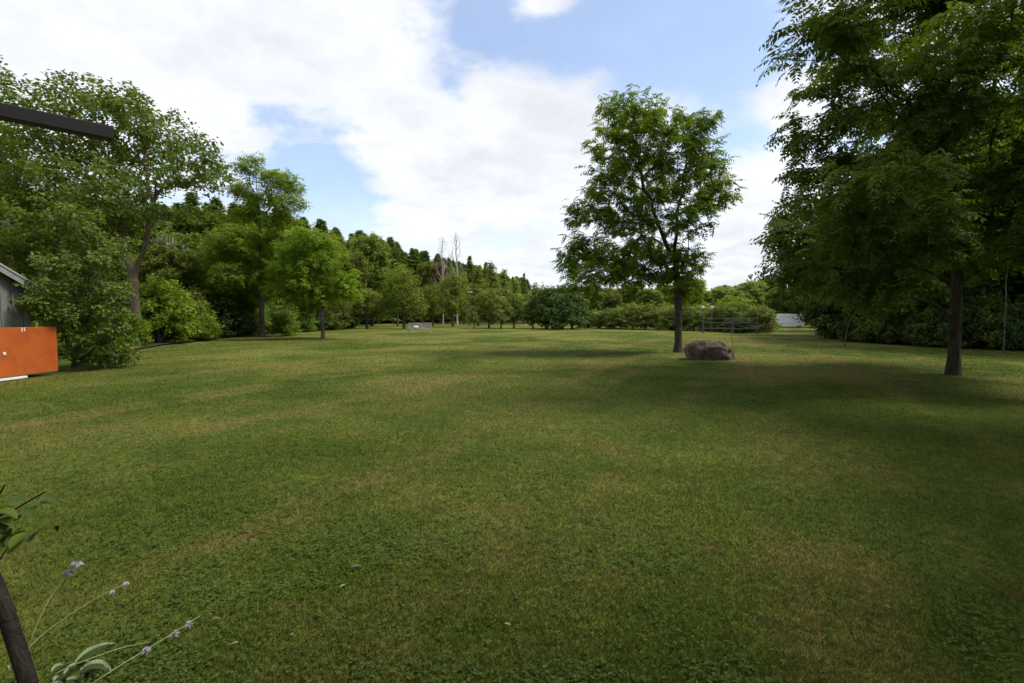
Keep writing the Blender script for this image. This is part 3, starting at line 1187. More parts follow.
D = 13.7
tp = 955
def q(px, py, y=0.0): return P3(px, py, y, tp, D)
big = hero('walnut_tree', 'tall dark walnut tree with drooping feathery leaves filling the right side', tp, D,
     [[(0, 0, -.05), (0, 0, .6), q(956, 250), q(955, 200), q(940, 120, .2), q(925, 20, .2), q(930, -90, 0)],
      [q(955, 200), q(975, 120, -.3), q(1000, 30, -.5), q(1010, -60, -.3)],
      [q(955, 185), q(910, 110, -.8), q(880, 30, -1.2)]],
     px_lobes([(818, 28, 34, 20), (862, 12, 44, 26), (830, 70, 34, 16), (880, 62, 42, 24), (940, -30, 60, 34), (935, 60, 50, 30), (985, 40, 50, 34),
               (812, 118, 30, 18), (852, 112, 36, 20), (900, 120, 46, 26), (965, 110, 52, 30), (1025, 100, 44, 40),
               (825, 160, 34, 16), (870, 172, 44, 22), (930, 175, 50, 26), (1000, 180, 50, 30),
               (795, 208, 28, 16), (838, 215, 40, 20), (890, 222, 46, 22), (950, 215, 46, 18), (1015, 225, 46, 22),
               (790, 248, 22, 14), (828, 258, 36, 18), (870, 268, 36, 16), (900, 250, 34, 12), (985, 245, 30, 12),
               (1070, 170, 44, 60), (880, -60, 60, 36), (1000, -80, 60, 40), (1075, 30, 50, 60), (940, -120, 50, 30), (792, 262, 16, 8), (830, 278, 24, 10), (868, 286, 24, 8), (790, 230, 20, 16), (812, 262, 26, 18)],
              tp, D, 4.2, .85, 1.15, .2),
     .14, B['walnut'], L['walnut_dark'], ('frond', 12, .44, 6, (.30, .24)), dens=7.0, mind=.28)

D = 27.0
tp = 137
def q(px, py, y=0.0): return P3(px, py, y, tp, D)
hero('maple_tree', 'big spreading tree with a thick tan trunk towering over the shed shrub', tp, D,
     [[(0, 0, -.05), (0, 0, .8), q(134, 290), q(128, 250), q(120, 190, .3), q(105, 130, .5), q(100, 90, .2)],
      [q(134, 280, 0), q(150, 240, -.3), q(157, 205, -.5), q(178, 175, -.6), q(205, 148, -.4)],
      [q(126, 235), q(90, 190, .8), q(55, 130, .8)], [q(156, 210, -.5), q(150, 150, -.2), q(155, 110, 0)]],
     px_lobes([(55, 92, 24, 18), (88, 82, 22, 14), (122, 92, 24, 18), (150, 104, 26, 16), (178, 122, 24, 15), (205, 145, 20, 14), (226, 160, 12, 9), (195, 165, 26, 11),
               (160, 145, 30, 18), (120, 135, 32, 20), (80, 125, 32, 20), (45, 130, 28, 22), (60, 165, 32, 20), (100, 170, 34, 20), (140, 175, 26, 14), (35, 180, 30, 22), (80, 205, 34, 18), (120, 205, 26, 14), (170, 200, 14, 8), (195, 200, 16, 7)],
              tp, D, 4.5, .8, 1.3, .75),
     .26, B['tan'], L['maple'], ('spray', 27, .19, .44), dens=5.2, mind=.38)

D = 31.0
tp = 12
def q(px, py, y=0.0): return P3(px, py, y, tp, D)
hero('ash_tree', 'tree cut by the left frame edge behind the spreading maple crown', tp, D,
     [[(0, 0, -.05), q(12, 250), q(8, 160), q(5, 70)]],
     px_lobes([(0, 75, 16, 18), (-25, 95, 30, 24), (12, 110, 22, 20), (-5, 140, 34, 24), (22, 165, 26, 20), (-30, 170, 34, 30), (5, 205, 34, 24)], tp, D, 3.5, .8),
     .24, B['grey'], L['maple'], ('spray', 28, .22, .45), dens=5.5, mind=.45)

D = 16.0
tp = 72
def q(px, py, y=0.0): return P3(px, py, y, tp, D)
hero('leafy_shrub', 'tall broad shrub with layered leaves spreading over the shed corner', tp, D,
     [[(0, 0, -.05), (.1, 0, .5), q(70, 290), q(60, 220, .1)], [(0, 0, .1), q(95, 300, -.2), q(105, 250, -.2)], [(0, 0, .15), q(58, 310, -.2), q(30, 262, -.1), q(8, 235)],
      [(0, 0, .05), (.9, -.1, .7), q(128, 320, -.1)]],
     px_lobes([(50, 212, 28, 12), (80, 218, 24, 12), (22, 232, 26, 14), (55, 240, 30, 15), (95, 240, 28, 15), (110, 256, 16, 12), (70, 262, 32, 16), (8, 250, 22, 12), (40, 268, 20, 9), (98, 282, 30, 15),
               (112, 292, 16, 12), (66, 290, 24, 12), (92, 310, 28, 14), (112, 320, 16, 12), (80, 330, 18, 14), (104, 340, 26, 14), (126, 350, 15, 7), (44, 290, 13, 9, -2.2), (52, 274, 14, 8, -2.0), (50, 306, 12, 10, -2.1), (62, 316, 10, 10, -1.9), (30, 300, 8, 4, -2.6), (58, 260, 16, 8, -1.8), (56, 318, 10, 10), (88, 354, 22, 9), (120, 356, 18, 8)],
              tp, D, 1.1, .9, 1.2),
     .07, B['grey'], L['elder'], ('spray', 30, .125, .26), dens=11, mind=.2, r_tip=.005, seg=.25)

D = 39.0
tp = 262
def q(px, py, y=0.0): return P3(px, py, y, tp, D)
hero('young_tree', 'slim tree with a bright tuft of leaves rising high above its broad lower crown', tp, D,
     [[(0, 0, -.05), q(262, 300), q(263, 250), q(262, 215), q(260, 180)], [q(262, 222), q(278, 200, -.2), q(290, 180, -.2)]],
     px_lobes([(256, 160, 14, 9), (275, 170, 14, 9), (292, 178, 13, 9), (245, 182, 12, 8), (265, 190, 18, 9), (292, 196, 14, 9), (252, 205, 16, 7), (282, 212, 18, 6), (236, 215, 12, 6)], tp, D, 1.6, .6, 1.1, .5) +
     px_lobes([(240, 236, 26, 12), (278, 236, 26, 12), (222, 252, 22, 12), (258, 256, 30, 13), (290, 256, 22, 12), (232, 274, 26, 13), (268, 278, 26, 13), (218, 288, 18, 10), (250, 294, 24, 10), (296, 280, 16, 12)], tp, D, 2.6),
     .20, B['grey'], L['bright'], ('frond', 10, .55, 4, (.34, .26)), dens=6.0, mind=.4)

D = 35.6
tp = 323
def q(px, py, y=0.0): return P3(px, py, y, tp, D)
hero('locust_tree', 'small yellow-green tree with a dome crown standing alone before the wood', tp, D,
     [[(0, 0, -.05), q(322, 305), q(318, 270), q(313, 235)]],
     px_lobes([(306, 232, 16, 9), (322, 240, 18, 9), (296, 248, 20, 10), (332, 256, 18, 11), (312, 260, 24, 12), (284, 266, 16, 11), (346, 275, 14, 11), (300, 280, 24, 12), (328, 284, 24, 12), (350, 292, 9, 8), (280, 288, 14, 9), (312, 298, 26, 8)], tp, D, 2.3),
     .12, B['grey'], L['bright'], ('frond', 11, .5, 4, (.34, .26)), dens=7.0, mind=.35)

# ------------------------------------------------------------------ tree kinds for the woods
def hide_proto(t):
    """prototypes are moved into place by their first use"""
    t['_free'] = 1
    return t


K = {}
K['round'] = [generic('broadleaf_tree', 12, 4.6, 1.6, 26, 3.4, 34, .34, L['wood'], B['grey'], .22, srad=.62),
              generic('broadleaf_tree', 12, 4.2, 2.2, 24, 3.4, 34, .34, L['wood'], B['grey'], .20, srad=.62)]
K['tall'] = [generic('broadleaf_tree', 15, 4.0, 3.0, 28, 3.2, 34, .36, L['wood'], B['grey'], .24, 'column', srad=.65)]
K['poplar'] = [generic('poplar_tree', 10, 1.9, 1.2, 22, 5.0, 26, .24, L['poplar'], B['grey'], .13, 'cone', srad=.45)]
K['apple'] = [generic('apple_tree', 6, 3.0, 1.5, 18, 5.0, 26, .17, L['apple'], B['grey'], .14, 'dome', mind=.3, srad=.4),
              generic('apple_tree', 6, 2.7, 1.3, 18, 5.0, 26, .17, L['apple'], B['grey'], .14, 'round', mind=.3, srad=.4)]
K['bush'] = [generic('shrub', 3.2, 2.0, .25, 20, 7.0, 26, .16, L['wood'], B['grey'], .07, 'dome', mind=.25, srad=.32, cat='shrub', stems=5),
             generic('shrub', 3.0, 2.2, .2, 20, 7.0, 26, .16, L['wood'], B['grey'], .07, 'dome', mind=.25, srad=.32, cat='shrub', stems=5)]
K['pine'] = [conifer('pine_tree', 18, 3.7, .8, 11000, .85, L['pine'], B['grey']),
             conifer('pine_tree', 18, 3.3, 1.0, 10000, .85, L['pine'], B['grey'])]
K['larch'] = [conifer('larch_tree', 14, 2.6, 1.0, 7000, .75, L['larch'], B['grey'])]
used = set()


def put(kind, px, d, H, name=None, label=None, group=None, leaf=None, w=1.0, bark=None, var=None, x=None):
    lst = K[kind]
    i = int(rng.integers(len(lst))) if var is None else var
    src = lst[i]
    h0 = {'round': 12, 'tall': 15, 'poplar': 10, 'apple': 6, 'bush': 3.1, 'pine': 18, 'larch': 14}[kind]
    s = H / h0
    loc = ((px - 512) / 512 * d if x is None else x, d, 0)
    rz = rng.random() * 6.283
    first = (kind, i) not in used and leaf is None and bark is None and (name is None or src.name.split('.')[0] == name)
    if first:
        used.add((kind, i))
        t = src
        t.location = loc
        t.rotation_euler = (0, 0, rz)
        t.scale = (s * w, s * w, s)
        t['label'] = label
        if group:
            t['group'] = group
    else:
        t = twin(src, name, loc, rz, (s * w, s * w, s), label, group, leaf, bark)
    return t


def top(py, d):
    return EYE + (315 - py) * d / 512


# pine plantation running away on the left
g = 'pines of the far plantation'
for row in range(3):
    for k in range(60):
        t_ = (k + .5 * (row % 2)) / 59
        d = 70 + t_ * 180 + rng.normal(0, 1.5) + row * 4
        x = -39 + 46.5 * t_ - row * 5.5 + rng.normal(0, 1.2)
        put('pine', 0, d, rng.uniform(18.3, 19.4) + (0 if row else -.8), label='dark pine in the dense plantation ridge behind the orchard', group=g, x=x, w=rng.uniform(1.35, 1.8))
g = 'undergrowth at the foot of the plantation'
for k in range(30):
    u = k / 29
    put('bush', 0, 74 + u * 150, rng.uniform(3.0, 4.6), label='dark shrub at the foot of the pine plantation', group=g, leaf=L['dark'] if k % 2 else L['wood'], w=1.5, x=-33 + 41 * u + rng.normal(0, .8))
g = 'low scrub closing the view behind the orchard'
for k in range(22):
    put('bush', 400 + k * 19, 112 + rng.normal(0, 4), rng.uniform(3.5, 5.0), label='low green scrub closing the view behind the orchard and hedge', group=g, leaf=L['poplar'] if k % 2 else L['wood'], w=1.5)
# far belt closing the horizon behind the hedge
g = 'trees of the far belt beyond the hedge'
for k in range(24):
    px_ = 530 + k * 13 + rng.normal(0, 4)
    d = rng.uniform(105, 150)
    put('round', px_, d, top(rng.uniform(284, 293), d), label='hazy green tree in the far belt beyond the hedge', group=g, leaf=L['poplar'] if k % 3 == 0 else None, w=1.25)

# named trees between
put('round', 372, 80, top(234, 80), label='large round dark tree before the pines, tallest right of the dome crown', leaf=L['wood'], w=.75)
put('round', 352, 66, top(250, 66), label='dark rounded tree half hidden behind the small yellow-green dome tree', w=.7)
put('round', 345, 88, top(236, 88), label='tree top showing between the dome tree and the large round tree', w=.7)
put('apple', 367, 62, top(288, 62), label='small dark tree with a forked trunk left of the bench apple tree', leaf=L['wood'], w=1.25, var=0)
put('apple', 404, 62, top(268, 62), label='yellow-green apple tree with pale forked limbs behind the garden bench', w=.85, var=0)
put('apple', 398, 74, top(266, 74), label='green tree top rising behind the apple tree by the bench', leaf=L['bright'], w=.7, var=1)
put('apple', 453, 73, top(273, 73), label='apple tree with yellowing leaves left of the thin white lamp pole', w=.85, var=1)
put('apple', 433, 80, top(283, 80), label='low yellowish tree between the two apple trees', w=.8, var=1)
put('round', 430, 104, top(262, 104), label='mid green tree behind the low yellowish orchard tree', w=.7)
put('poplar', 478, 80, top(262, 80), label='pale green poplar just right of the bleached dead tree', w=1.4)
put('poplar', 492, 92, top(258, 92), label='tallest pale poplar of the group right of the lamp', w=1.5)
put('poplar', 503, 100, top(266, 100), label='pale poplar second from the tallest, going right', w=1.6)
put('poplar', 515, 96, top(276, 96), label='short pale poplar left of the small dark spire', w=1.6)
put('larch', 524, 100, top(273, 100), label='small dark conifer spire standing up among the pale poplars', leaf=L['pine'], w=.8)
put('poplar', 535, 104, top(280, 104), label='pale poplar right of the small dark spire', w=1.6)
put('poplar', 464, 100, top(270, 100), label='pale green poplar behind the lamp pole', w=1.4)
put('larch', 486, 120, top(262, 120), label='pale conifer before the pine ridge above the poplars', w=1.1)
put('larch', 470, 128, top(256, 128), label='pale conifer at the foot of the pine ridge near the dead trees', w=1.1)
put('larch', 503, 135, top(272, 135), label='pale conifer farthest right below the ridge end', w=1.1)
for k, (px_, h, lb) in enumerate([(474, 306, 'low leafy shrub round the foot of the lamp pole'), (489, 288, 'dark shrub with a bare stem, first right of the lamp pole'),
                                  (501, 296, 'shrub with a short stem, second right of the lamp pole'), (514, 294, 'loose shrub between the stemmed shrubs and the lilac'),
                                  (533, 298, 'dark shrub touching the left side of the large lilac')]):
    put('apple', px_, 63 + k % 2, top(h, 63), name='orchard_shrub', label=lb, leaf=L['wood'] if k % 2 else L['poplar'], w=.95, var=k % 2)
put('bush', 546, 62.5, top(287, 62.5), name='lilac_shrub', label='left half of the dense glossy lilac thicket', leaf=L['lilac'], w=1.0, var=0)
put('bush', 562, 62, top(282, 62), name='lilac_shrub', label='tall dense glossy lilac, highest of the thicket left of the walnut', leaf=L['lilac'], w=.92, var=1)
put('bush', 572, 63, top(292, 63), name='lilac_shrub', label='lower right end of the dense glossy lilac thicket', leaf=L['lilac'], w=1.0, var=0)
# vine hedge
g = 'vines of the hedge behind the lawn'
for k in range(13):
    u = k / 12
    x = 10.2 + u * 12.6
    d = 68 - u * 20.5
    put('bush', 0, d, rng.uniform(2.35, 3.0), name='hedge_vine', label='bushy vine of the low hedge along the far lawn edge', group=g, leaf=L['vine'], w=1.15, x=x)
hb = [(596, 92, 290, 'wood'), (612, 84, 292, 'vine'), (632, 88, 281, 'wood'), (648, 78, 288, 'vine'), (664, 88, 283, 'bright'), (690, 74, 278, 'bright'), (706, 90, 290, 'poplar'),
      (722, 84, 286, 'poplar'), (738, 78, 290, 'vine'), (752, 92, 280, 'poplar'), (768, 96, 276, 'wood'), (590, 100, 284, 'poplar'), (780, 88, 286, 'wood'), (806, 84, 270, 'wood'), (830, 70, 250, 'wood')]
hl = ['first tree rising over the hedge left of the walnut trunk', 'short tree over the hedge, left of the walnut trunk', 'darker tree crown over the hedge below the walnut crown gap',
      'low round tree over the hedge just left of the walnut trunk', 'fresh green tree over the hedge touching the walnut trunk', 'bright green tree directly right of the walnut trunk',
      'pale tree behind the white globes', 'pale tree above the left end of the rail fence', 'low tree above the middle of the rail fence', 'pale tree above the right end of the rail fence',
      'grey-green tree between the rail fence and the white tank', 'pale tree seen over the gap between lilac and hedge', 'tree right behind the white tank', 'tree right of the white tank at the wood corner', 'tall tree at the far corner of the right wood']
for (px_, d, ty, lf), lb in zip(hb, hl):
    put('round', px_, d, top(ty, d), label=lb, leaf=L[lf], w=1.05)
put('bush', 706, 58, 2.9, label='rusty brown shrub below the white globes', leaf=L['rust'], w=1.3)
put('bush', 735, 53, 3.6, label='bright lime green shrub behind the rail fence', leaf=L['bright'], w=1.3)
put('bush', 757, 47.5, 2.2, label='ragged brownish shrub at the right end of the rail fence', leaf=L['rust'], w=.9)
put('bush', 740, 46.6, 1.5, label='low dark shrub directly behind the rail fence', leaf=L['dark'], w=1.5)
put('bush', 765, 64, 2.4, label='green shrub left of the white tank', w=1.2)
put('bush', 820, 70, 3.4, label='dark shrub to the right of the white tank', leaf=L['dark'], w=1.1)

# dead trees
def dead_tree(px_, d, ty, label, R0):
    H = top(ty, d)
    t = thing('dead_tree', label, 'tree', ((px_ - 512) / 512 * d, d, 0), 0, 'bleached dead trees')
    tips = []
    for k in range(110):
        z = H * rng.uniform(.45, 1)
        r_ = (H - z) * .28 + .6
        a_ = rng.random() * 6.283
        tips.append((math.cos(a_) * r_ * rng.uniform(.3, 1), math.sin(a_) * r_ * rng.uniform(.3, 1), z))
    v, f, _ = skeleton([[(0, 0, 0), (.1, 0, H * .4), (-.1, .1, H * .8), (0, 0, H)]], np.array(tips), R0, .018, .6, rise=1.6)
    mesh_np('trunk', v, f, B['dead'], t, smooth=True)
dead_tree(457, 88, 232, 'tall bleached bare dead tree above the orchard, the thicker trunk', .17)
dead_tree(443, 92, 236, 'thinner greyish dead tree left of the bleached one', .12)
put('round', 440, 98, top(262, 98), label='brownish sparse tree behind the two dead trees', leaf=L['rust'], w=.55)

# left wood: edge shrubs, then trees in depth
g = 'shrubs along the left wood edge'
for k in range(22):
    u = k / 21
    px_ = 146 + u * 200
    d = 29 + u ** 1.3 * 30 + rng.normal(0, .8)
    put('bush', px_, d + 1.5, rng.uniform(2.2, 3.6), label='leafy shrub of the undergrowth along the left wood edge', group=g, leaf=L['dark'] if k % 3 == 0 else (L['bright'] if k % 5 == 1 else None), w=1.1)
g = 'undergrowth behind the left wood edge'
for k in range(20):
    u = k / 19
    px_ = 130 + u * 210
    d = 34 + u ** 1.3 * 30 + rng.normal(0, 1)
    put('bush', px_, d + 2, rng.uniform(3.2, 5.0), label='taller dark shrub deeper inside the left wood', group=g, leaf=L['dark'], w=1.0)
g = 'trees inside the left wood'
for k, (px_, d, ty) in enumerate([(150, 40, 250), (172, 37, 245), (190, 44, 232), (208, 48, 210), (226, 50, 225), (246, 52, 232), (205, 40, 262), (180, 52, 215), (300, 52, 232), (318, 58, 240), (278, 56, 228),
                                  (160, 56, 205), (120, 50, 200), (90, 46, 200), (60, 48, 190), (30, 42, 200), (5, 38, 190), (-20, 34, 170), (334, 64, 245), (255, 62, 226), (300, 70, 228), (140, 46, 225), (100, 36, 230), (-60, 36, 150), (-110, 36, 140)]):
    put('round' if k % 3 else 'tall', px_, d, top(ty, d), label='leafy tree standing inside the left wood behind the front trees', group=g, leaf=(L['bright'] if k in (0, 6) else None), w=.95)
put('round', 172, 42, top(236, 42), name='blossom_tree', label='pale blossoming tree glimpsed between the maple trunk and the slim tree', leaf=L['blossom'], w=.5)
for k, (px_, d, h, lb) in enumerate([(132, 26.5, 1.6, 'low shrub at the foot of the thick tan trunk'), (160, 29.5, 3.6, 'fresh green sapling just right of the thick tan trunk'), (205, 33, 1.6, 'pale weedy shrub before the dark undergrowth left of the slim trunk'),
                                   (285, 40.5, 2.0, 'pale weedy shrub between the slim tree and the dome tree')]):
    put('bush', px_, d, h, label=lb, leaf=L['bright'], w=1.0)

# right wood: edge shrubs, trees in depth, some beyond the frame
g = 'shrubs along the right wood edge'
edge = [(20.4, 31.5), (20.9, 28.6), (21.6, 26), (22.7, 23.8), (24.0, 21.8), (26, 20), (28.5, 18), (19.8, 34.5), (21.5, 37.5)]
for k in range(26):
    u = k / 25 * (len(edge) - 3)
    i = int(min(u, len(edge) - 4))
    fr_ = u - i
    ex = edge[i][0] * (1 - fr_) + edge[i + 1][0] * fr_
    ey = edge[i][1] * (1 - fr_) + edge[i + 1][1] * fr_
    put('bush', 0, ey + rng.normal(0, .3) + .6, rng.uniform(1.6, 3.0), label='dark low shrub of the undergrowth along the right wood edge', group=g, leaf=L['dark'] if k % 4 else L['wood'], w=.85, x=ex + rng.normal(0, .3) + .8)
g = 'undergrowth inside the right wood'
for k in range(48):
    u = rng.random()
    x = 22.5 + rng.random() * 9 + u * 3
    d = 37 - u * 15
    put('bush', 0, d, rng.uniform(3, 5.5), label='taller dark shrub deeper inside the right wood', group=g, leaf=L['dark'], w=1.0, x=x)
g = 'trees inside the right wood'
rw = [(23.2, 33, 9.5), (22.5, 30.5, 10.5), (23.5, 28, 11), (24.5, 25.5, 12), (26, 23.2, 12), (28, 21, 12.5), (24, 36, 11), (26, 33, 13), (27.5, 29.5, 13), (29, 26, 14), (31, 23, 14), (30, 34, 14), (33, 29, 15), (35, 24, 15),
      (28.5, 41, 12), (34, 40, 14), (40, 34, 15), (38, 28, 15), (31, 18, 13), (34, 19, 14), (36, 52, 13), (44, 44, 14), (31, 14, 12)]
for k, (x, d, h) in enumerate(rw):
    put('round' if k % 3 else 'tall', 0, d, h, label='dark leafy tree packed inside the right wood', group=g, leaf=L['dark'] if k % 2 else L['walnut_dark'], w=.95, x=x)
# bare pale stems seen against the dark wood
for (pts, rr_, lb) in [([(845, 341, 26.5), (848, 325, 26.4), (856, 310, 26.2)], .035, 'thin pale leaning stem at the left end of the right wood'),
                       ([(1006, 300, 22), (1006, 280, 22), (1009, 262, 21.8), (1014, 250, 21.6)], .03, 'thin pale bare stem right of the big walnut trunk')]:
    P_ = [at(*q_) for q_ in pts]
    b0 = Vector((P_[0].x, P_[0].y, 0))
    v, f = tube_np([(0, 0, 0)] + [tuple(p_ - b0) for p_ in P_ if p_.z > .1], np.linspace(rr_, rr_ * .5, 1 + sum(p_.z > .1 for p_ in P_)), 6)
    s_ = mesh_np('bare_stem', v, f, B['grey'], smooth=True)
    s_.location = b0
    tag(s_, lb, 'stem')
# two unseen walnuts added right of the camera to shade the near lawn
twin(big, 'walnut_tree', (13.2, 6.2, 0), 2.1, .95, 'unseen walnut tree added right of the camera to shade the near lawn')
twin(big, 'walnut_tree', (8.6, .4, 0), 4.0, .95, 'unseen walnut tree added nearest the house wall to shade the near lawn')
for (px_, d_, h_, lb) in ((28, 19.5, 3.0, 'shrub filling the gap behind the shed corner'), (52, 21.5, 3.4, 'shrub deeper behind the shed corner')):
    put('bush', px_, d_, h_, label=lb, leaf=L['wood'], w=1.0)
# prototypes nobody used directly are removed
for kk, lst in K.items():
    for i, t in enumerate(lst):
        if (kk, i) not in used:
            for ch in list(t.children):
                bpy.data.objects.remove(ch)
            bpy.data.objects.remove(t)

# ------------------------------------------------------------------ plants at the camera's feet
m_stalk = plain_mat('pale_stalk', (.36, .38, .20), (.26, .28, .12), 20, .6)
m_petal = leaf_mat('hosta_petal', (.24, .21, .30), (.38, .34, .44), (.52, .49, .58), .4, .2, vary=0)
m_hosta, nt, out = new_mat('variegated_hosta')
at_ = nd(nt, 'ShaderNodeAttribute', attribute_name='rnd')
tcn = nd(nt, 'ShaderNodeTexCoord')
ns = noise_n(nt, tcn.outputs['Object'], 30, 3)
c = mixc(nt, mapr(nt, mth(nt, 'ADD', at_.outputs['Fac'], mth(nt, 'MULTIPLY', mth(nt, 'SUBTRACT', ns, .5), .3)), .60, .78), (.036, .070, .016), (.28, .34, .17))
p = nd(nt, 'ShaderNodeBsdfPrincipled')
p.inputs['Roughness'].default_value = .55
p.inputs['Specular IOR Level'].default_value = .2
nt.links.new(c, p.inputs['Base Color'])
t_ = nd(nt, 'ShaderNodeBsdfTranslucent')
nt.links.new(c, t_.inputs['Color'])
ms = nd(nt, 'ShaderNodeMixShader')
ms.inputs[0].default_value = .25
nt.links.new(p.outputs[0], ms.inputs[1])
nt.links.new(t_.outputs[0], ms.inputs[2])
nt.links.new(ms.outputs[0], out.inputs[0])


def big_leaf(base, az_, el_, ln, wd, droop=1.2, n=9, m=7):
    """a broad ribbed leaf on its stalk; returns vertices, faces and the margin value of each face"""
    vs, fs, rs = [], [], []
    fx = np.array([math.cos(az_), math.sin(az_), 0])
    sx = np.array([-math.sin(az_), math.cos(az_), 0])
    pos = np.array(base, float)
    for i in range(n + 1):
        u = i / n
        e_ = el_ - droop * u
        tg = fx * math.cos(e_) + np.array([0, 0, 1]) * math.sin(e_)
        if i:
            pos = pos + tg * ln / n
        up_ = np.cross(tg, sx)
        up_ *= np.sign(up_[2] + 1e-6)
        w_ = wd * (math.sin(math.pi * min(1, u * .92 + .08)) ** .7) * (1 - .25 * u)
        for j in range(m + 1):
            s = j / m * 2 - 1
            rib = .006 * math.cos(s * 3.14 * 4)
            vs.append(pos + sx * w_ * s + up_ * (w_ * .30 * abs(s) + rib))
    for i in range(n):
        for j in range(m):
            a_ = i * (m + 1) + j
            fs.append((a_, a_ + 1, a_ + m + 2, a_ + m + 1))
            rs.append(max(abs((j + .5) / m * 2 - 1), .9 if i >= n - 1 else 0) * .85)
    return np.array(vs), np.array(fs), rs


HB = at(14, 720, 1.75)
hosta = thing('hosta', 'white-edged hosta clump with long flower stalks in the lower left corner', 'plant', (HB.x, HB.y, 0))
parts, rs = [], []
hr = np.random.default_rng(4)
for k in range(60):
    a_ = k * 2.4 + hr.normal(0, .6)
    e_ = hr.uniform(-.2, .6)
    rr_ = hr.uniform(.02, .12)
    ln = hr.uniform(.08, .135)
    b0 = (math.cos(a_) * (rr_ + .10), math.sin(a_) * (rr_ + .10), hr.uniform(.08, .27))
    v, f, r_ = big_leaf(b0, a_, e_, ln, hr.uniform(.020, .036), hr.uniform(.6, 2.6))
    parts.append((v, f))
    rs += r_
v, f = cat_meshes(parts)
mesh_np('leaf', v, f, m_hosta, hosta, rnd=rs, smooth=True)


def stalk(pts, r0, r1, parent, mat, name='flower_stalk', origin=None):
    P_ = densify([tuple(p_ - origin) for p_ in pts], .03)
    v, f = tube_np(P_, np.linspace(r0, r1, len(P_)), 6)
    return mesh_np(name, v, f, mat, parent, smooth=True), P_


def bells(P_, sel, parent, size=.022, per=3):
    """drooping bell flowers with pointed petals"""
    vs, rs_ = [], []
    for i in sel:
        for k in range(per):
            a0 = hr.random() * 6.28
            d0 = np.array([math.cos(a0), math.sin(a0), -.9])
            d0 /= np.linalg.norm(d0)
            b_ = P_[i] + hr.normal(0, .005, 3)
            side0 = np.cross(d0, [0, 0, 1.])
            side0 /= np.linalg.norm(side0)
            up0 = np.cross(side0, d0)
            for j in range(5):
                th = j * 1.2566
                o = side0 * math.cos(th) + up0 * math.sin(th)
                dv = d0 + o * .45
                dv /= np.linalg.norm(dv)
                nn = o - dv * np.dot(o, dv)
                nn /= np.linalg.norm(nn)
                ll = size * hr.uniform(.8, 1.2)
                vs.append(leaf_quads(b_[None] + o * .002, dv[None], nn[None], np.array([ll]), np.array([ll * .26]), -.1))
                rs_.append(hr.random())
    v = np.concatenate(vs)
    return mesh_np('flower', v, quads_idx(len(v) // 4), m_petal, parent, rnd=rs_)


O = Vector((HB.x, HB.y, 0))
foot = O + Vector((0, 0, .12))
s1, P1 = stalk([foot, at(24, 650, 1.75), at(50, 628, 1.8), at(92, 600, 1.85), at(128, 582, 1.9)], .0030, .0016, hosta, m_stalk, origin=O)
bells(P1, [len(P1) - 1, len(P1) - 2], s1, .018, 2)
s2, P2 = stalk([foot, at(55, 672, 1.7), at(100, 655, 1.75), at(118, 648, 1.78), at(150, 642, 1.8)], .0028, .0012, hosta, m_stalk, origin=O)
s3, P3_ = stalk([foot, at(95, 682, 1.65), at(125, 662, 1.7), at(148, 649, 1.75), at(175, 632, 1.8), at(200, 616, 1.85)], .0034, .0014, hosta, m_stalk, origin=O)
bells(P3_, [len(P3_) - 2, len(P3_) - 3], s3, .020, 3)
bells(P3_, [int(len(P3_) * .80)], s3, .022, 4)
s4, P4 = stalk([foot, at(30, 640, 1.7), at(48, 600, 1.75), at(70, 570, 1.8), at(84, 556, 1.8)], .0024, .0014, hosta, m_stalk, origin=O)
bells(P4, [len(P4) - 2, len(P4) - 3], s4, .024, 3)

m_fallen = leaf_mat('fallen_leaf_tone', (.10, .11, .06), (.18, .17, .10), (.30, .24, .14), .2, .3, vary=.3)
for (px_, py_, sz, lb) in [(359, 568, .05, 'pale fallen leaf on the near lawn, left of centre'), (345, 587, .035, 'small fallen leaf just below the pale one left of centre'),
                           (212, 622, .04, 'dry curled leaf beside the tip of the hosta flower stalk'), (238, 645, .03, 'small pale leaf on the lawn right of the hosta flowers'),
                           (291, 638, .025, 'tiny pale leaf low on the lawn between hosta and centre'), (505, 626, .03, 'little pale leaf near the bottom centre of the lawn'),
                           (398, 500, .03, 'small pale leaf farther up the lawn near the centre'), (890, 610, .035, 'fallen leaf low on the right of the near lawn')]:
    g_ = ground_pt(px_, py_)
    v, f, _ = big_leaf((0, 0, .0), 0, .25, sz, sz * .33, .6, 5, 4)
    o_ = mesh_np('fallen_leaf', v, f, m_fallen, rnd=np.full(len(f), hr.random()), smooth=True)
    o_.location = (g_.x, g_.y, float(gz(g_.x, g_.y)) + .028)
    o_.rotation_euler = (0, 0, hr.random() * 6.28)
    tag(o_, lb, 'leaf', 'fallen leaves on the near lawn')

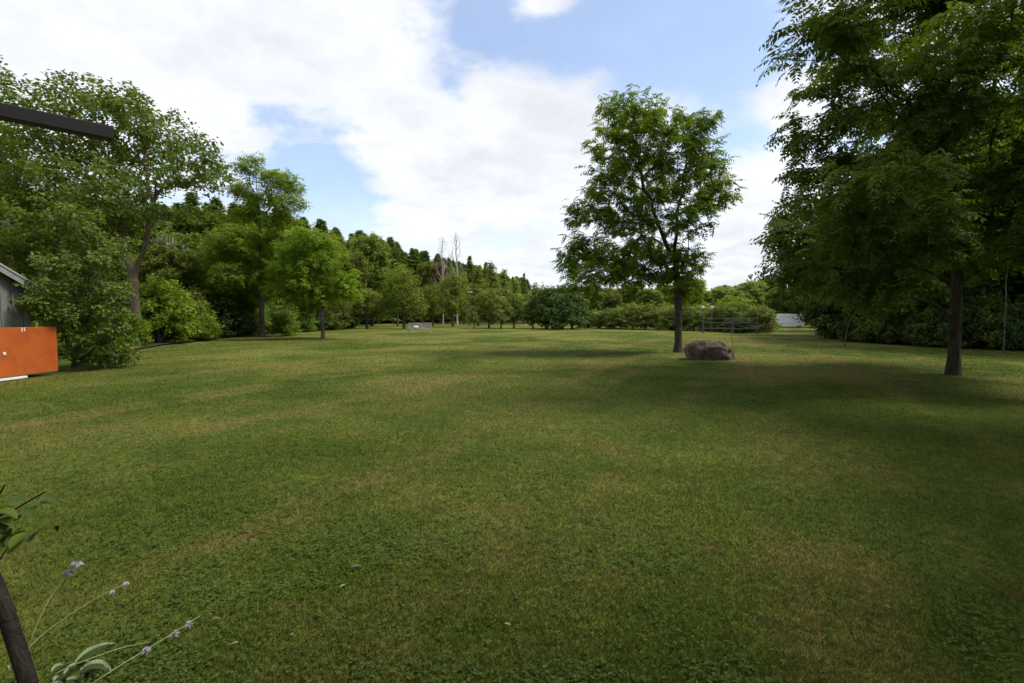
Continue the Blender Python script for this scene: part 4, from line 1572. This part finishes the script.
# small ornamental tree leaning in at the lower left
m_stem = bark_mat('dark_stem', (.022, .018, .015), (.050, .040, .032), 14)
RB = at(30, 683, 1.05)
base = Vector((RB.x + .10, RB.y - .02, 0))
ros = thing('rose_bush', 'dark thick leaning stem with sparse green and reddish leaves at the lower left', 'shrub', base)
pts = [Vector((base.x, base.y, 0)), at(34, 700, 1.05), at(18, 650, 1.06), at(-3, 585, 1.08), at(-40, 520, 1.1), at(-60, 400, 1.15)]
P_ = densify([tuple(p_ - base) for p_ in pts], .04)
v, f = tube_np(P_, np.linspace(.019, .013, len(P_)), 14)
trk = mesh_np('trunk', v, f, m_stem, ros, smooth=True)
tw = [([at(-40, 520, 1.1), at(-10, 530, 1.12), at(12, 512, 1.14), at(30, 498, 1.15), at(45, 492, 1.15)], .0035),
      ([at(-40, 520, 1.1), at(-12, 500, 1.1), at(2, 505, 1.1), at(5, 485, 1.1)], .003),
      ([at(-30, 560, 1.1), at(-4, 575, 1.12), at(5, 548, 1.12), at(9, 545, 1.12)], .0022)]
tparts = [tube_np(densify([tuple(p_ - base) for p_ in q_], .03), np.linspace(r_, r_ * .5, len(densify([tuple(p_ - base) for p_ in q_], .03))), 6) for q_, r_ in tw]
v, f = cat_meshes(tparts)
mesh_np('twig', v, f, m_stem, ros, smooth=True)
lv, lr = [], []
for (px_, py_, n_, sz) in [(28, 506, 5, .042), (14, 520, 5, .045), (8, 535, 6, .045), (22, 538, 4, .04), (38, 500, 2, .03), (0, 548, 4, .05), (-5, 515, 5, .05), (4, 528, 4, .04)]:
    for k in range(n_):
        b_ = np.array(at(px_ + hr.normal(0, 5), py_ + hr.normal(0, 4), 1.13 + hr.normal(0, .03)) - base)
        v, f, _ = big_leaf(b_, hr.random() * 6.28, hr.uniform(-.4, .5), sz, sz * .36, .7, 4, 4)
        lv.append((v, f))
        lr += list(np.full(len(f), hr.random() * .8))
v, f = cat_meshes(lv)
mesh_np('foliage', v, f, L['maple'], ros, rnd=lr, smooth=True)
m_red = leaf_mat('reddish_young_leaf', (.055, .012, .010), (.09, .020, .014), (.16, .07, .02), .3, .4, vary=0)
lv, lr = [], []
for (px_, py_, n_, sz) in [(36, 534, 1, .022), (56, 528, 2, .018), (34, 541, 1, .018), (5, 600, 3, .05), (3, 590, 2, .05)]:
    for k in range(n_):
        b_ = np.array(at(px_ + hr.normal(0, 1), py_ + hr.normal(0, 2), 1.13) - base)
        v, f, _ = big_leaf(b_, hr.random() * 6.28, hr.uniform(-.9, .2) if py_ < 560 else -1.0, sz, sz * .26, .5, 4, 4)
        lv.append((v, f))
        lr += list(np.full(len(f), hr.random()))
v, f = cat_meshes(lv)
mesh_np('young_foliage', v, f, m_red, ros, rnd=lr, smooth=True)
